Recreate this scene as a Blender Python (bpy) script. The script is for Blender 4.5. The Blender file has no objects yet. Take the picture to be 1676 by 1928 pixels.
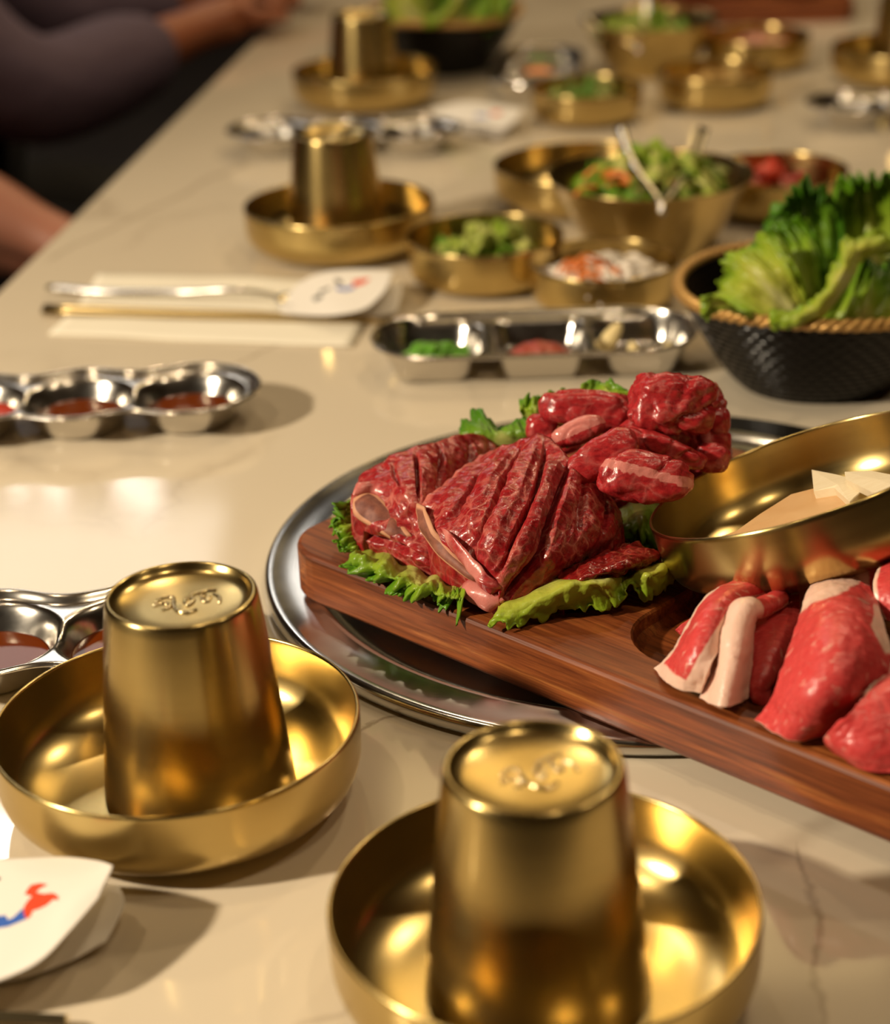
import bpy, bmesh, math, random
from mathutils import Vector, Matrix, noise
from mathutils.bvhtree import BVHTree
from mathutils.geometry import tessellate_polygon
sc = bpy.context.scene
COL = sc.collection
R = math.radians
PI = math.pi

# ------------------------------------------------------------------ camera
F, PITCH, ROLL, CAMH = 3622.0, R(24.1626), R(2.24258), 0.4328
CAM = Vector((0, 0, CAMH))
AX = Vector((1, 0, 0)); AU = Vector((0, math.sin(PITCH), math.cos(PITCH))); AF = Vector((0, math.cos(PITCH), -math.sin(PITCH)))
CX = AX * math.cos(ROLL) - AU * math.sin(ROLL)
CY = AX * math.sin(ROLL) + AU * math.cos(ROLL)
cam_d = bpy.data.cameras.new('camera'); cam = bpy.data.objects.new('camera', cam_d); COL.objects.link(cam)
cam.matrix_world = Matrix(((CX.x, CY.x, -AF.x, CAM.x), (CX.y, CY.y, -AF.y, CAM.y), (CX.z, CY.z, -AF.z, CAM.z), (0, 0, 0, 1)))
cam_d.sensor_fit = 'VERTICAL'; cam_d.sensor_height = 36; cam_d.sensor_width = 36; cam_d.lens = F / 1928 * 36
cam_d.clip_start = 0.02
cam_d.dof.use_dof = True; cam_d.dof.focus_distance = 0.86; cam_d.dof.aperture_fstop = 5.6
sc.camera = cam

# ------------------------------------------------------------------ world, lights, exposure
world = bpy.data.worlds.new('world'); sc.world = world; world.use_nodes = True
bg = world.node_tree.nodes['Background']; bg.inputs[0].default_value = (1.0, 0.8, 0.55, 1); bg.inputs[1].default_value = 0.05
sc.view_settings.view_transform = 'Standard'; sc.view_settings.look = 'None'; sc.view_settings.exposure = 0.17; sc.view_settings.gamma = 1.0
sc.view_settings.use_curve_mapping = False

def lamp(name, loc, target, power, size, color, size_y=None):
    d = bpy.data.lights.new(name, 'AREA'); d.energy = power; d.color = color
    if size_y: d.shape = 'RECTANGLE'; d.size = size; d.size_y = size_y
    else: d.shape = 'DISK'; d.size = size
    o = bpy.data.objects.new(name, d); COL.objects.link(o); o.location = loc
    o.rotation_euler = (Vector(target) - Vector(loc)).to_track_quat('-Z', 'Y').to_euler()
    return o
WARM = (1.0, 0.78, 0.50); WARM2 = (1.0, 0.84, 0.62); NEUT = (1.0, 0.93, 0.84)
def spot(name, loc, target, power, angle, radius, color, blend=0.6):
    d = bpy.data.lights.new(name, 'SPOT'); d.energy = power; d.color = color; d.spot_size = R(angle); d.spot_blend = blend; d.shadow_soft_size = radius
    o = bpy.data.objects.new(name, d); COL.objects.link(o); o.location = loc
    o.rotation_euler = (Vector(target) - Vector(loc)).to_track_quat('-Z', 'Y').to_euler(); return o
spot('key_spot', (-1.60, 0.22, 1.08), (0.12, 1.10, 0), 185, 58, 0.055, WARM2, 0.7)
lamp('ceiling_or_fill_panel', (-1.10, 4.75, 1.97), (-1.10, 4.75, 0), 9, 0.85, NEUT, 1.5)
lamp('ceiling_or_fill_spot', (-1.00, 3.62, 1.97), (-1.0, 3.6, 0), 3.2, 0.17, NEUT, 0.22)
for x, y in ((-1.38, 5.76), (-1.25, 5.70), (-1.02, 5.68), (-0.94, 5.62)):
    lamp('ceiling_or_fill_spot', (x, y, 1.97), (x, y, 0), 0.35, 0.06, NEUT)
lamp('ceiling_or_fill_panel', (0.35, 3.5, 1.97), (0.35, 3.5, 0), 8.0, 1.0, (1.0, 0.70, 0.30), 0.9)  # added warm fill, no real lamp: gives cup feet and bowls an amber reflection
lamp('ceiling_or_fill_spot', (0.75, 2.3, 1.95), (0.3, 1.8, 0), 7, 0.10, WARM)
lamp('ceiling_or_fill_spot', (-0.25, 2.6, 1.95), (-0.1, 1.9, 0), 5, 0.09, WARM)  # extra fill lamp, added to brighten the far end of the table
lamp('ceiling_or_fill_spot', (0.45, 0.2, 1.95), (0.1, 0.9, 0), 4, 0.09, WARM)
lamp('ceiling_or_fill_spot', (-0.9, 0.9, 1.95), (0.0, 1.2, 0), 4, 0.09, WARM)
lamp('ceiling_or_fill_spot', (1.3, 0.6, 1.95), (0.2, 0.9, 0), 4, 0.09, WARM)

# ------------------------------------------------------------------ helpers
def ray(u, v):
    return CX * (u - 838) + CY * (964 - v) + AF * F
def T(u, v, z=0.0):
    d = ray(u, v); return CAM + d * ((z - CAMH) / d.z)
def Y(u, v, y):
    d = ray(u, v); return CAM + d * (y / d.y)

def tag(o, label=None, cat=None, group=None, kind=None):
    if label: o['label'] = label
    if cat: o['category'] = cat
    if group: o['group'] = group
    if kind: o['kind'] = kind
    return o
def empty(name, loc, rz=0):
    o = bpy.data.objects.new(name, None); COL.objects.link(o); o.location = loc; o.rotation_euler = (0, 0, rz); o.empty_display_size = 0.01
    return o
def mk(name, verts, faces, mat=None, parent=None, smooth=True, loc=None, attr=None, solid=0, sub=0, merge=False):
    """one mesh object; loc: origin that is subtracted from the vertices"""
    me = bpy.data.meshes.new(name)
    vs = [Vector(v) for v in verts]
    if loc is not None: vs = [v - Vector(loc) for v in vs]
    me.from_pydata([tuple(v) for v in vs], [], faces); me.update()
    if attr:
        for an, vals in attr.items():
            a = me.attributes.new(an, 'FLOAT', 'POINT'); a.data.foreach_set('value', vals)
    bm = bmesh.new(); bm.from_mesh(me)
    if merge: bmesh.ops.remove_doubles(bm, verts=bm.verts, dist=1e-6)
    bmesh.ops.recalc_face_normals(bm, faces=bm.faces) if not solid else None
    bm.to_mesh(me); bm.free()
    if smooth:
        for p in me.polygons: p.use_smooth = True
    o = bpy.data.objects.new(name, me); COL.objects.link(o)
    if mat: me.materials.append(mat)
    if loc is not None and parent is None: o.location = loc
    if parent is not None: o.parent = parent
    if solid:
        m = o.modifiers.new('solid', 'SOLIDIFY'); m.thickness = solid; m.offset = 0
    if sub:
        m = o.modifiers.new('sub', 'SUBSURF'); m.levels = sub; m.render_levels = sub
    return o
def lathe_data(prof, seg=64):
    vs = []; fs = []; n = len(prof)
    for i in range(seg):
        a = 2 * PI * i / seg
        for r, z in prof: vs.append((r * math.cos(a), r * math.sin(a), z))
    for i in range(seg):
        j = (i + 1) % seg
        for k in range(n - 1): fs.append((i * n + k, j * n + k, j * n + k + 1, i * n + k + 1))
    return vs, fs
def lathe(name, prof, mat, parent=None, seg=72, loc=None):
    vs, fs = lathe_data(prof, seg)
    o = mk(name, vs, fs, mat, parent, merge=True)
    if loc is not None: o.location = loc
    return o
def smoothprof(pts, n=6):
    """catmull rom through 2-D profile points"""
    out = []
    for i in range(len(pts) - 1):
        p0 = pts[max(i - 1, 0)]; p1 = pts[i]; p2 = pts[i + 1]; p3 = pts[min(i + 2, len(pts) - 1)]
        for k in range(n):
            t = k / n
            out.append(tuple(0.5 * (2 * b + (c - a) * t + (2 * a - 5 * b + 4 * c - d) * t * t + (-a + 3 * b - 3 * c + d) * t ** 3) for a, b, c, d in zip(p0, p1, p2, p3)))
    out.append(pts[-1]); return [(max(r, 0), z) for r, z in out]
def cr(p, t):
    """catmull-rom on list of Vectors, t in 0..1"""
    n = len(p) - 1; x = min(max(t, 0), 1) * n; i = min(int(x), n - 1); t = x - i
    b = p[i]; c = p[i + 1]
    a = p[i - 1] if i > 0 else b * 2 - c
    d = p[i + 2] if i + 2 <= n else c * 2 - b
    return 0.5 * (2 * b + (c - a) * t + (2 * a - 5 * b + 4 * c - d) * t * t + (-a + 3 * b - 3 * c + d) * t ** 3)
def patch_pts(grid, nu, nv):
    """grid: rows of Vectors -> (nu+1)x(nv+1) array of points"""
    cols = [[cr(row, j / nv) for row in grid] for j in range(nv + 1)]
    return [[cr(cols[j], i / nu) for j in range(nv + 1)] for i in range(nu + 1)]
def grid_faces(nu, nv, off=0):
    w = nv + 1
    return [(off + i * w + j, off + i * w + j + 1, off + (i + 1) * w + j + 1, off + (i + 1) * w + j) for i in range(nu) for j in range(nv)]
def normals(P):
    nu = len(P) - 1; nv = len(P[0]) - 1; N = []
    for i in range(nu + 1):
        r = []
        for j in range(nv + 1):
            a = P[min(i + 1, nu)][j] - P[max(i - 1, 0)][j]; b = P[i][min(j + 1, nv)] - P[i][max(j - 1, 0)]
            n = a.cross(b); n = n.normalized() if n.length > 1e-12 else Vector((0, 0, 1))
            if n.dot(CAM - P[i][j]) < 0: n = -n
            r.append(n)
        N.append(r)
    return N
def nz(p, s, seed=0.0):
    return noise.noise(Vector((p.x * s + seed, p.y * s + seed * 1.7, p.z * s - seed)))
def sstep(a, b, x):
    t = min(max((x - a) / (b - a), 0), 1); return t * t * (3 - 2 * t)
def sheet(name, grid, mat, nu=24, nv=24, thick=0.001, disp=None, attr=None, parent=None, origin=None):
    """a thin bent sheet: control grid (Vectors) -> solidified patch"""
    P = patch_pts(grid, nu, nv); N = normals(P)
    vs = []; at = {k: [] for k in (attr or {})}
    for i in range(nu + 1):
        for j in range(nv + 1):
            s, t = i / nu, j / nv; p = P[i][j]
            if disp: p = p + N[i][j] * disp(s, t, p)
            vs.append(p)
            for k, fn in (attr or {}).items(): at[k].append(fn(s, t, p))
    return mk(name, vs, grid_faces(nu, nv), mat, parent, solid=thick, attr=at or None, loc=origin)
def mound(name, grid, mat, zb, nu=60, nv=60, disp=None, attr=None, parent=None, inset=0.9, origin=None):
    """a lump of meat: control grid as its upper skin, closed down to height zb"""
    P = patch_pts(grid, nu, nv); N = normals(P)
    vs = []; at = {k: [] for k in (attr or {})}
    for i in range(nu + 1):
        for j in range(nv + 1):
            s, t = i / nu, j / nv; p = P[i][j]
            if disp: p = p + N[i][j] * disp(s, t, p)
            vs.append(p)
            for k, fn in (attr or {}).items(): at[k].append(fn(s, t, p))
    fs = grid_faces(nu, nv); w = nv + 1
    ring = [j for j in range(nv + 1)] + [i * w + nv for i in range(1, nu + 1)] + [nu * w + j for j in range(nv - 1, -1, -1)] + [i * w for i in range(nu - 1, 0, -1)]
    c = sum((vs[k] for k in ring), Vector()) / len(ring)
    prev = ring
    for lev, (f, sc_) in enumerate(((0.3, 1.01), (0.65, 1.0), (1.0, inset))):
        cur = []
        for k in ring:
            p = vs[k]; q = c + (p - c) * sc_; q = Vector((q.x, q.y, p.z + (zb - p.z) * f))
            q += Vector((nz(p, 120, lev), nz(p, 120, lev + 9), 0)) * 0.0015 * (lev < 2)
            cur.append(len(vs)); vs.append(q)
            for kk in at: at[kk].append(at[kk][k])
        n = len(ring)
        for a in range(n): fs.append((prev[a], prev[(a + 1) % n], cur[(a + 1) % n], cur[a]))
        prev = cur
    fs.append(tuple(prev))
    return mk(name, vs, fs, mat, parent, attr=at or None, loc=origin)
def tube(pts, rad, seg=8, n=None, caps=True):
    """swept tube verts/faces; rad number or list"""
    P = pts if n is None else [cr(pts, i / n) for i in range(n + 1)]
    rs = rad if isinstance(rad, (list, tuple)) else [rad] * len(P)
    if len(rs) != len(P): rs = [rs[min(int(i / (len(P) - 1) * (len(rs) - 1) + 0.5), len(rs) - 1)] for i in range(len(P))]
    vs = []; fs = []
    up = Vector((0, 0, 1))
    for i, p in enumerate(P):
        d = (P[min(i + 1, len(P) - 1)] - P[max(i - 1, 0)]).normalized()
        a = d.cross(up); a = a.normalized() if a.length > 1e-4 else Vector((1, 0, 0)); b = a.cross(d)
        for k in range(seg):
            t = 2 * PI * k / seg; vs.append(p + (a * math.cos(t) + b * math.sin(t)) * rs[i])
    for i in range(len(P) - 1):
        for k in range(seg):
            l = (k + 1) % seg; fs.append((i * seg + k, i * seg + l, (i + 1) * seg + l, (i + 1) * seg + k))
    if caps: fs.append(tuple(range(seg))[::-1]); fs.append(tuple((len(P) - 1) * seg + k for k in range(seg)))
    return vs, fs
def join(parts):
    V = []; Fc = []
    for vs, fs in parts:
        o = len(V); V += list(vs); Fc += [tuple(i + o for i in f) for f in fs]
    return V, Fc
def decal(name, obj_bvh, polys, mat, parent, off=0.0003):
    """flat print laid on a sheet; polygons given in the photo frame"""
    V = []; Fc = []
    for poly in polys:
        pts = []
        for (u, v) in poly:
            d = ray(u, v).normalized(); h = obj_bvh.ray_cast(CAM, d)
            if h[0] is None: continue
            n = h[1] if h[1].dot(d) < 0 else -h[1]
            pts.append(h[0] + n * off)
        if len(pts) < 3: continue
        o = len(V); V += pts
        Fc += [tuple(o + i for i in t) for t in tessellate_polygon([pts])]
    return mk(name, V, Fc, mat, parent, smooth=False)
def bvh_of(obj, offset=Vector()):
    me = obj.data; return BVHTree.FromPolygons([v.co + offset for v in me.vertices], [tuple(p.vertices) for p in me.polygons])
def copy_tree(o, parent=None):
    c = o.copy(); COL.objects.link(c)
    if parent: c.parent = parent
    for ch in list(o.children): copy_tree(ch, c)
    return c

# ------------------------------------------------------------------ materials
def mat(name, color, rough=0.5, metal=0.0, spec=0.5, **kw):
    m = bpy.data.materials.new(name); m.use_nodes = True
    b = m.node_tree.nodes['Principled BSDF']
    b.inputs['Base Color'].default_value = (*color, 1); b.inputs['Roughness'].default_value = rough
    b.inputs['Metallic'].default_value = metal; b.inputs['Specular IOR Level'].default_value = spec
    for k, v in kw.items(): b.inputs[k.replace('_', ' ')].default_value = v
    return m
class NT:
    def __init__(s, m): s.t = m.node_tree; s.b = s.t.nodes['Principled BSDF']
    def n(s, typ, **kw):
        x = s.t.nodes.new(typ)
        for k, v in kw.items():
            if k.startswith('i_'):
                key = k[2:].replace('_', ' ')
                x.inputs[key].default_value = v
            else: setattr(x, k, v)
        return x
    def l(s, a, b): s.t.links.new(a, b)
    def coord(s, scale=(1, 1, 1), rot=(0, 0, 0), loc=(0, 0, 0)):
        c = s.n('ShaderNodeTexCoord'); m = s.n('ShaderNodeMapping'); m.inputs['Scale'].default_value = scale; m.inputs['Rotation'].default_value = rot; m.inputs['Location'].default_value = loc
        s.l(c.outputs['Object'], m.inputs['Vector']); return m.outputs['Vector']
    def ramp(s, fac, stops):
        r = s.n('ShaderNodeValToRGB'); e = r.color_ramp.elements
        while len(e) < len(stops): e.new(0.5)
        for i, (p, c) in enumerate(stops): e[i].position = p; e[i].color = (*c, 1) if len(c) == 3 else c
        s.l(fac, r.inputs[0]); return r.outputs[0]
    def mix(s, fac, a, b):
        x = s.n('ShaderNodeMix', data_type='RGBA')
        for val, i in ((fac, 0), (a, 6), (b, 7)):
            if isinstance(val, (int, float)): x.inputs[i].default_value = val
            elif isinstance(val, tuple): x.inputs[i].default_value = (*val, 1)
            else: s.l(val, x.inputs[i])
        return x.outputs[2]
    def math(s, op, a, b=None):
        x = s.n('ShaderNodeMath', operation=op)
        for i, val in enumerate((a, b)):
            if val is None: continue
            if isinstance(val, (int, float)): x.inputs[i].default_value = val
            else: s.l(val, x.inputs[i])
        return x.outputs[0]
    def noise(s, vec, scale, detail=3, rough=0.5, dist=0.0):
        x = s.n('ShaderNodeTexNoise'); x.inputs['Scale'].default_value = scale; x.inputs['Detail'].default_value = detail; x.inputs['Roughness'].default_value = rough; x.inputs['Distortion'].default_value = dist
        s.l(vec, x.inputs['Vector']); return x.outputs['Fac'], x.outputs['Color']
    def bump(s, h, strength=0.3, dist=0.001):
        x = s.n('ShaderNodeBump'); x.inputs['Strength'].default_value = strength; x.inputs['Distance'].default_value = dist
        s.l(h, x.inputs['Height']); s.l(x.outputs[0], s.b.inputs['Normal'])
    def attr(s, name):
        return s.n('ShaderNodeAttribute', attribute_name=name).outputs['Fac']
    def base(s, c): s.l(c, s.b.inputs['Base Color'])

def brass_mat(name, col, rough, aniso=0.6):
    m = mat(name, col, rough, 1.0); t = NT(m)
    v = t.coord((1, 1, 60)); f, _ = t.noise(v, 9, 3)
    t.l(t.math('ADD', t.math('MULTIPLY', f, 0.05), rough - 0.025), t.b.inputs['Roughness'])
    v2 = t.coord(); f2, _ = t.noise(v2, 40, 4)
    t.base(t.mix(f2, tuple(c * 0.9 for c in col), tuple(min(c * 1.06, 1) for c in col)))
    t.b.inputs['Anisotropic'].default_value = aniso; t.b.inputs['Anisotropic Rotation'].default_value = 0.25
    tg = t.n('ShaderNodeTangent', direction_type='RADIAL', axis='Z'); t.l(tg.outputs[0], t.b.inputs['Tangent'])
    return m
M = {}
M['brass'] = brass_mat('brushed_brass', (0.555, 0.415, 0.165), 0.255)
M['brass_polish'] = mat('polished_brass', (0.70, 0.57, 0.32), 0.18, 1.0)
m = M['steel'] = mat('stainless_steel', (0.66, 0.63, 0.58), 0.14, 1.0); t = NT(m)
f, _ = t.noise(t.coord(), 60, 4); t.l(t.math('ADD', t.math('MULTIPLY', f, 0.2), 0.10), t.b.inputs['Roughness'])
m = M['steel_plate'] = mat('worn_steel_plate', (0.60, 0.60, 0.59), 0.22, 1.0); t = NT(m)
f, _ = t.noise(t.coord(), 14, 5, 0.6); t.l(t.math('ADD', t.math('MULTIPLY', f, 0.30), 0.05), t.b.inputs['Roughness'])
f3, _ = t.noise(t.coord((1, 8, 1), (0, 0, 0.6)), 90, 3); t.bump(f3, 0.05, 0.0004)

# quartz table: cream stone with thin brown-grey veins
m = M['quartz'] = mat('cream_quartz', (0.72, 0.60, 0.42), 0.17, 0, 0.5); t = NT(m)
v = t.coord(); nf, nc = t.noise(v, 3.5, 6, 0.55)
vm = t.n('ShaderNodeVectorMath', operation='MULTIPLY_ADD'); t.l(nc, vm.inputs[0]); vm.inputs[1].default_value = (0.34, 0.34, 0.0); t.l(v, vm.inputs[2])
vo = t.n('ShaderNodeTexVoronoi', feature='DISTANCE_TO_EDGE'); vo.inputs['Scale'].default_value = 2.7; t.l(vm.outputs[0], vo.inputs['Vector'])
vein = t.ramp(vo.outputs['Distance'], [(0.0, (1, 1, 1)), (0.006, (0.55, 0.55, 0.55)), (0.03, (0, 0, 0))])
n2, _ = t.noise(v, 5.0, 3); gate = t.ramp(n2, [(0.42, (0, 0, 0)), (0.62, (1, 1, 1))])
veinf = t.math('MULTIPLY', t.math('MULTIPLY', vein, gate), 0.42)
sep = t.n('ShaderNodeSeparateXYZ')
wn, wc = t.noise(v, 16, 5, 0.6); wv = t.n('ShaderNodeVectorMath', operation='MULTIPLY_ADD'); t.l(wc, wv.inputs[0]); wv.inputs[1].default_value = (0.03, 0.03, 0); t.l(v, wv.inputs[2])
ws = t.n('ShaderNodeVectorMath', operation='SUBTRACT'); t.l(wv.outputs[0], ws.inputs[0]); ws.inputs[1].default_value = (0.015, 0.015, 0); t.l(ws.outputs[0], sep.inputs[0])
for pa, pb, wd, am in (((0.1345, 0.640), (0.1235, 0.520), 0.0013, 0.6), ((0.110, 0.617), (0.160, 0.655), 0.0055, 0.34), ((-0.055, 0.728), (-0.015, 0.755), 0.0010, 0.7), ((-0.31, 1.48), (-0.17, 1.79), 0.0030, 0.45), ((-0.148, 1.19), (-0.105, 1.27), 0.0018, 0.45), ((-0.06, 0.534), (-0.025, 0.556), 0.0012, 0.4), ((-0.02, 1.88), (0.09, 1.72), 0.003, 0.3), ((0.16, 0.53), (0.19, 0.60), 0.001, 0.35)):
    A_ = Vector(pa); D_ = Vector(pb) - A_; L_ = D_.length; D_ = D_ / L_; N_ = Vector((-D_.y, D_.x))
    al = t.math('SUBTRACT', t.math('ADD', t.math('MULTIPLY', sep.outputs[0], D_.x), t.math('MULTIPLY', sep.outputs[1], D_.y)), A_.dot(D_) + L_ / 2)
    ac = t.math('SUBTRACT', t.math('ADD', t.math('MULTIPLY', sep.outputs[0], N_.x), t.math('MULTIPLY', sep.outputs[1], N_.y)), A_.dot(N_))
    la = t.n('ShaderNodeMapRange', interpolation_type='SMOOTHSTEP'); t.l(t.math('ABSOLUTE', al), la.inputs[0]); la.inputs[1].default_value = L_ / 2 + 0.01; la.inputs[2].default_value = L_ / 2 - 0.015; la.inputs[3].default_value = 0; la.inputs[4].default_value = am
    lc = t.n('ShaderNodeMapRange', interpolation_type='SMOOTHSTEP'); t.l(t.math('ABSOLUTE', ac), lc.inputs[0]); lc.inputs[1].default_value = wd * 2; lc.inputs[2].default_value = 0.0; lc.inputs[3].default_value = 0; lc.inputs[4].default_value = 1
    veinf = t.math('MAXIMUM', veinf, t.math('MULTIPLY', la.outputs[0], lc.outputs[0]))
cl, _ = t.noise(v, 2.2, 5, 0.6); base = t.mix(cl, (0.645, 0.55, 0.41), (0.705, 0.615, 0.475))
t.base(t.mix(veinf, base, (0.33, 0.25, 0.17)))
rf, _ = t.noise(v, 30, 3); t.l(t.math('ADD', t.math('MULTIPLY', rf, 0.05), 0.06), t.b.inputs['Roughness'])

m = M['wood'] = mat('acacia_wood', (0.3, 0.1, 0.03), 0.42, 0, 0.45); t = NT(m)
v = t.coord((2.2, 40, 48)); f, c = t.noise(v, 3.0, 7, 0.68, 0.6)
g, _ = t.noise(t.coord((6, 160, 160)), 3.0, 4, 0.6)
c1 = t.ramp(f, [(0.28, (0.075, 0.017, 0.005)), (0.45, (0.185, 0.044, 0.011)), (0.58, (0.29, 0.080, 0.019)), (0.72, (0.52, 0.20, 0.05))])
gr = t.ramp(g, [(0.38, (0.45, 0.40, 0.36)), (0.58, (1, 1, 1))])
mm = t.n('ShaderNodeMix', data_type='RGBA', blend_type='MULTIPLY'); mm.inputs[0].default_value = 0.75; t.l(c1, mm.inputs[6]); t.l(gr, mm.inputs[7])
t.base(mm.outputs[2]); t.bump(g, 0.18, 0.0006)

def meat_mat(name, red, dark, fat, cell, fatw, wet=0.25, sss=0.12, speck=0.0, net=1.0):
    m = mat(name, red, wet, 0, 0.5); t = NT(m)
    v = t.coord(); nf, nc = t.noise(v, 90, 4)
    vm = t.n('ShaderNodeVectorMath', operation='MULTIPLY_ADD'); t.l(nc, vm.inputs[0]); vm.inputs[1].default_value = (0.015, 0.015, 0.015); t.l(v, vm.inputs[2])
    vo = t.n('ShaderNodeTexVoronoi', feature='DISTANCE_TO_EDGE'); vo.inputs['Scale'].default_value = cell; t.l(vm.outputs[0], vo.inputs['Vector'])
    vo2 = t.n('ShaderNodeTexVoronoi', feature='DISTANCE_TO_EDGE'); vo2.inputs['Scale'].default_value = cell * 2.3; t.l(vm.outputs[0], vo2.inputs['Vector'])
    big, _ = t.noise(v, 45, 3)
    w1 = t.ramp(vo.outputs['Distance'], [(0.0, (1, 1, 1)), (fatw, (0.45, 0.45, 0.45)), (fatw * 2.4, (0, 0, 0))])
    w2 = t.ramp(vo2.outputs['Distance'], [(0.0, (0.35, 0.35, 0.35)), (fatw * 0.9, (0, 0, 0))])
    gate = t.ramp(big, [(0.33, (0.15, 0.15, 0.15)), (0.62, (1, 1, 1))])
    fm = t.math('MULTIPLY', t.math('MULTIPLY', t.math('MAXIMUM', w1, w2), gate), net)
    if speck:
        sp, _ = t.noise(t.coord((1, 2.6, 1.6), (0.2, 0.4, -0.7)), 95, 3, 0.6)
        fm = t.math('MAXIMUM', fm, t.math('MULTIPLY', t.ramp(sp, [(0.60, (0, 0, 0)), (0.70, (1, 1, 1))]), speck))
    fib, _ = t.noise(t.coord((1, 5, 1.5), (0.3, 0.2, 0.9)), 220, 3)
    lean = t.mix(t.ramp(fib, [(0.3, (0, 0, 0)), (0.7, (1, 1, 1))]), dark, red)
    c = t.mix(fm, lean, fat)
    a = t.attr('fat')
    fz, _ = t.noise(v, 160, 3)
    af = t.ramp(t.math('ADD', a, t.math('MULTIPLY', t.math('SUBTRACT', fz, 0.5), 0.5)), [(0.35, (0, 0, 0)), (0.65, (1, 1, 1))])
    c = t.mix(af, c, fat)
    t.base(c)
    t.b.inputs['Subsurface Weight'].default_value = sss; t.b.inputs['Subsurface Radius'].default_value = (0.006, 0.0025, 0.0015)
    t.b.inputs['Subsurface Scale'].default_value = 1.0
    hn, _ = t.noise(v, 320, 3); h2 = t.math('ADD', hn, t.math('MULTIPLY', fm, 0.5)); t.bump(h2, 0.32, 0.0012)
    rn, _ = t.noise(v, 130, 2); t.l(t.math('ADD', t.math('MULTIPLY', rn, 0.32), wet - 0.10), t.b.inputs['Roughness'])
    return m
M['beef'] = meat_mat('marbled_beef', (0.38, 0.017, 0.020), (0.18, 0.007, 0.010), (0.56, 0.17, 0.13), 105, 0.055, 0.22, net=0.8)
M['chunk'] = meat_mat('lean_beef', (0.46, 0.026, 0.028), (0.24, 0.010, 0.014), (0.60, 0.20, 0.17), 42, 0.03, 0.24, net=0.35, speck=0.35)
M['dark_beef'] = meat_mat('marinated_beef', (0.22, 0.010, 0.009), (0.10, 0.004, 0.004), (0.40, 0.08, 0.05), 90, 0.04, 0.14, net=0.6)
M['pork'] = meat_mat('fresh_pork', (0.68, 0.075, 0.072), (0.54, 0.040, 0.042), (0.82, 0.54, 0.43), 60, 0.012, 0.30, 0.15, speck=0.5, net=0.08)
m = M['bone'] = mat('cut_bone', (0.5, 0.3, 0.2), 0.55, 0, 0.3); t = NT(m)
f, _ = t.noise(t.coord(), 260, 4); a = t.attr('fat')
t.base(t.mix(a, t.ramp(f, [(0.3, (0.11, 0.025, 0.02)), (0.7, (0.26, 0.085, 0.055))]), (0.58, 0.28, 0.16))); t.bump(f, 0.3, 0.0006)
m = M['fat'] = mat('beef_fat', (0.72, 0.36, 0.26), 0.3, Subsurface_Weight=0.2); m.node_tree.nodes['Principled BSDF'].inputs['Subsurface Radius'].default_value = (0.005, 0.003, 0.002)

def leaf_mat(name, edge, mid, rib, rough=0.35):
    m = mat(name, mid, rough, 0, 0.4); t = NT(m)
    a = t.attr('leaf'); f, _ = t.noise(t.coord(), 70, 4)
    x = t.math('ADD', a, t.math('MULTIPLY', t.math('SUBTRACT', f, 0.5), 0.45))
    t.base(t.ramp(x, [(0.08, rib), (0.45, mid), (0.9, edge)]))
    g, _ = t.noise(t.coord(), 230, 3); t.bump(g, 0.45, 0.0015)
    t.b.inputs['Subsurface Weight'].default_value = 0.12; t.b.inputs['Subsurface Radius'].default_value = (0.002, 0.004, 0.001)
    tr = t.n('ShaderNodeBsdfTranslucent'); t.l(t.b.inputs['Base Color'].links[0].from_socket, tr.inputs[0])
    mx = t.n('ShaderNodeMixShader'); mx.inputs[0].default_value = 0.22
    out = t.t.nodes['Material Output']; t.l(t.b.outputs[0], mx.inputs[1]); t.l(tr.outputs[0], mx.inputs[2]); t.l(mx.outputs[0], out.inputs[0])
    return m
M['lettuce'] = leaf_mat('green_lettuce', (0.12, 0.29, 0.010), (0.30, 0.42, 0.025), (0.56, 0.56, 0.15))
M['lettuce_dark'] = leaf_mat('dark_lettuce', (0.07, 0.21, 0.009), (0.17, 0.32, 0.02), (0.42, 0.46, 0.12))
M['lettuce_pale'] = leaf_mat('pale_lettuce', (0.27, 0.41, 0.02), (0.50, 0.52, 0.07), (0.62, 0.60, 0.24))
M['wicker'] = mat('black_wicker', (0.006, 0.005, 0.004), 0.2, 0, 0.3)
M['brass_dark'] = mat('dull_brass', (0.42, 0.31, 0.14), 0.3, 1.0)
M['gold_braid'] = mat('gold_braid', (0.52, 0.30, 0.09), 0.38, 0.55)
m = M['paper'] = mat('white_paper', (0.80, 0.75, 0.68), 0.6); t = NT(m); f, _ = t.noise(t.coord(), 60, 4); t.bump(f, 0.06, 0.001)
M['napkin'] = mat('napkin_paper', (0.82, 0.76, 0.62), 0.8)
M['ink_red'] = mat('red_print', (0.72, 0.055, 0.01), 0.6); M['ink_blue'] = mat('blue_print', (0.03, 0.11, 0.46), 0.6); M['ink_black'] = mat('black_print', (0.03, 0.03, 0.035), 0.6)
m = M['soy'] = mat('soy_sauce', (0.17, 0.030, 0.003), 0.06, 0, 0.3); t = NT(m); t.b.inputs['Transmission Weight'].default_value = 0.3; t.b.inputs['IOR'].default_value = 1.36
M['chili_sauce'] = mat('red_sauce', (0.42, 0.03, 0.008), 0.14)
m = M['paste'] = mat('chilli_paste', (0.32, 0.035, 0.012), 0.3); t = NT(m); f, _ = t.noise(t.coord(), 240, 4); t.bump(f, 0.6, 0.002)
M['chili_green'] = mat('green_chilli', (0.10, 0.30, 0.01), 0.25)
M['garlic'] = mat('garlic_clove', (0.78, 0.62, 0.30), 0.35)
M['radish'] = mat('white_radish', (0.80, 0.72, 0.62), 0.3); M['carrot'] = mat('carrot', (0.80, 0.22, 0.03), 0.35)
M['kimchi'] = mat('red_kimchi', (0.48, 0.045, 0.018), 0.3)
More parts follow.
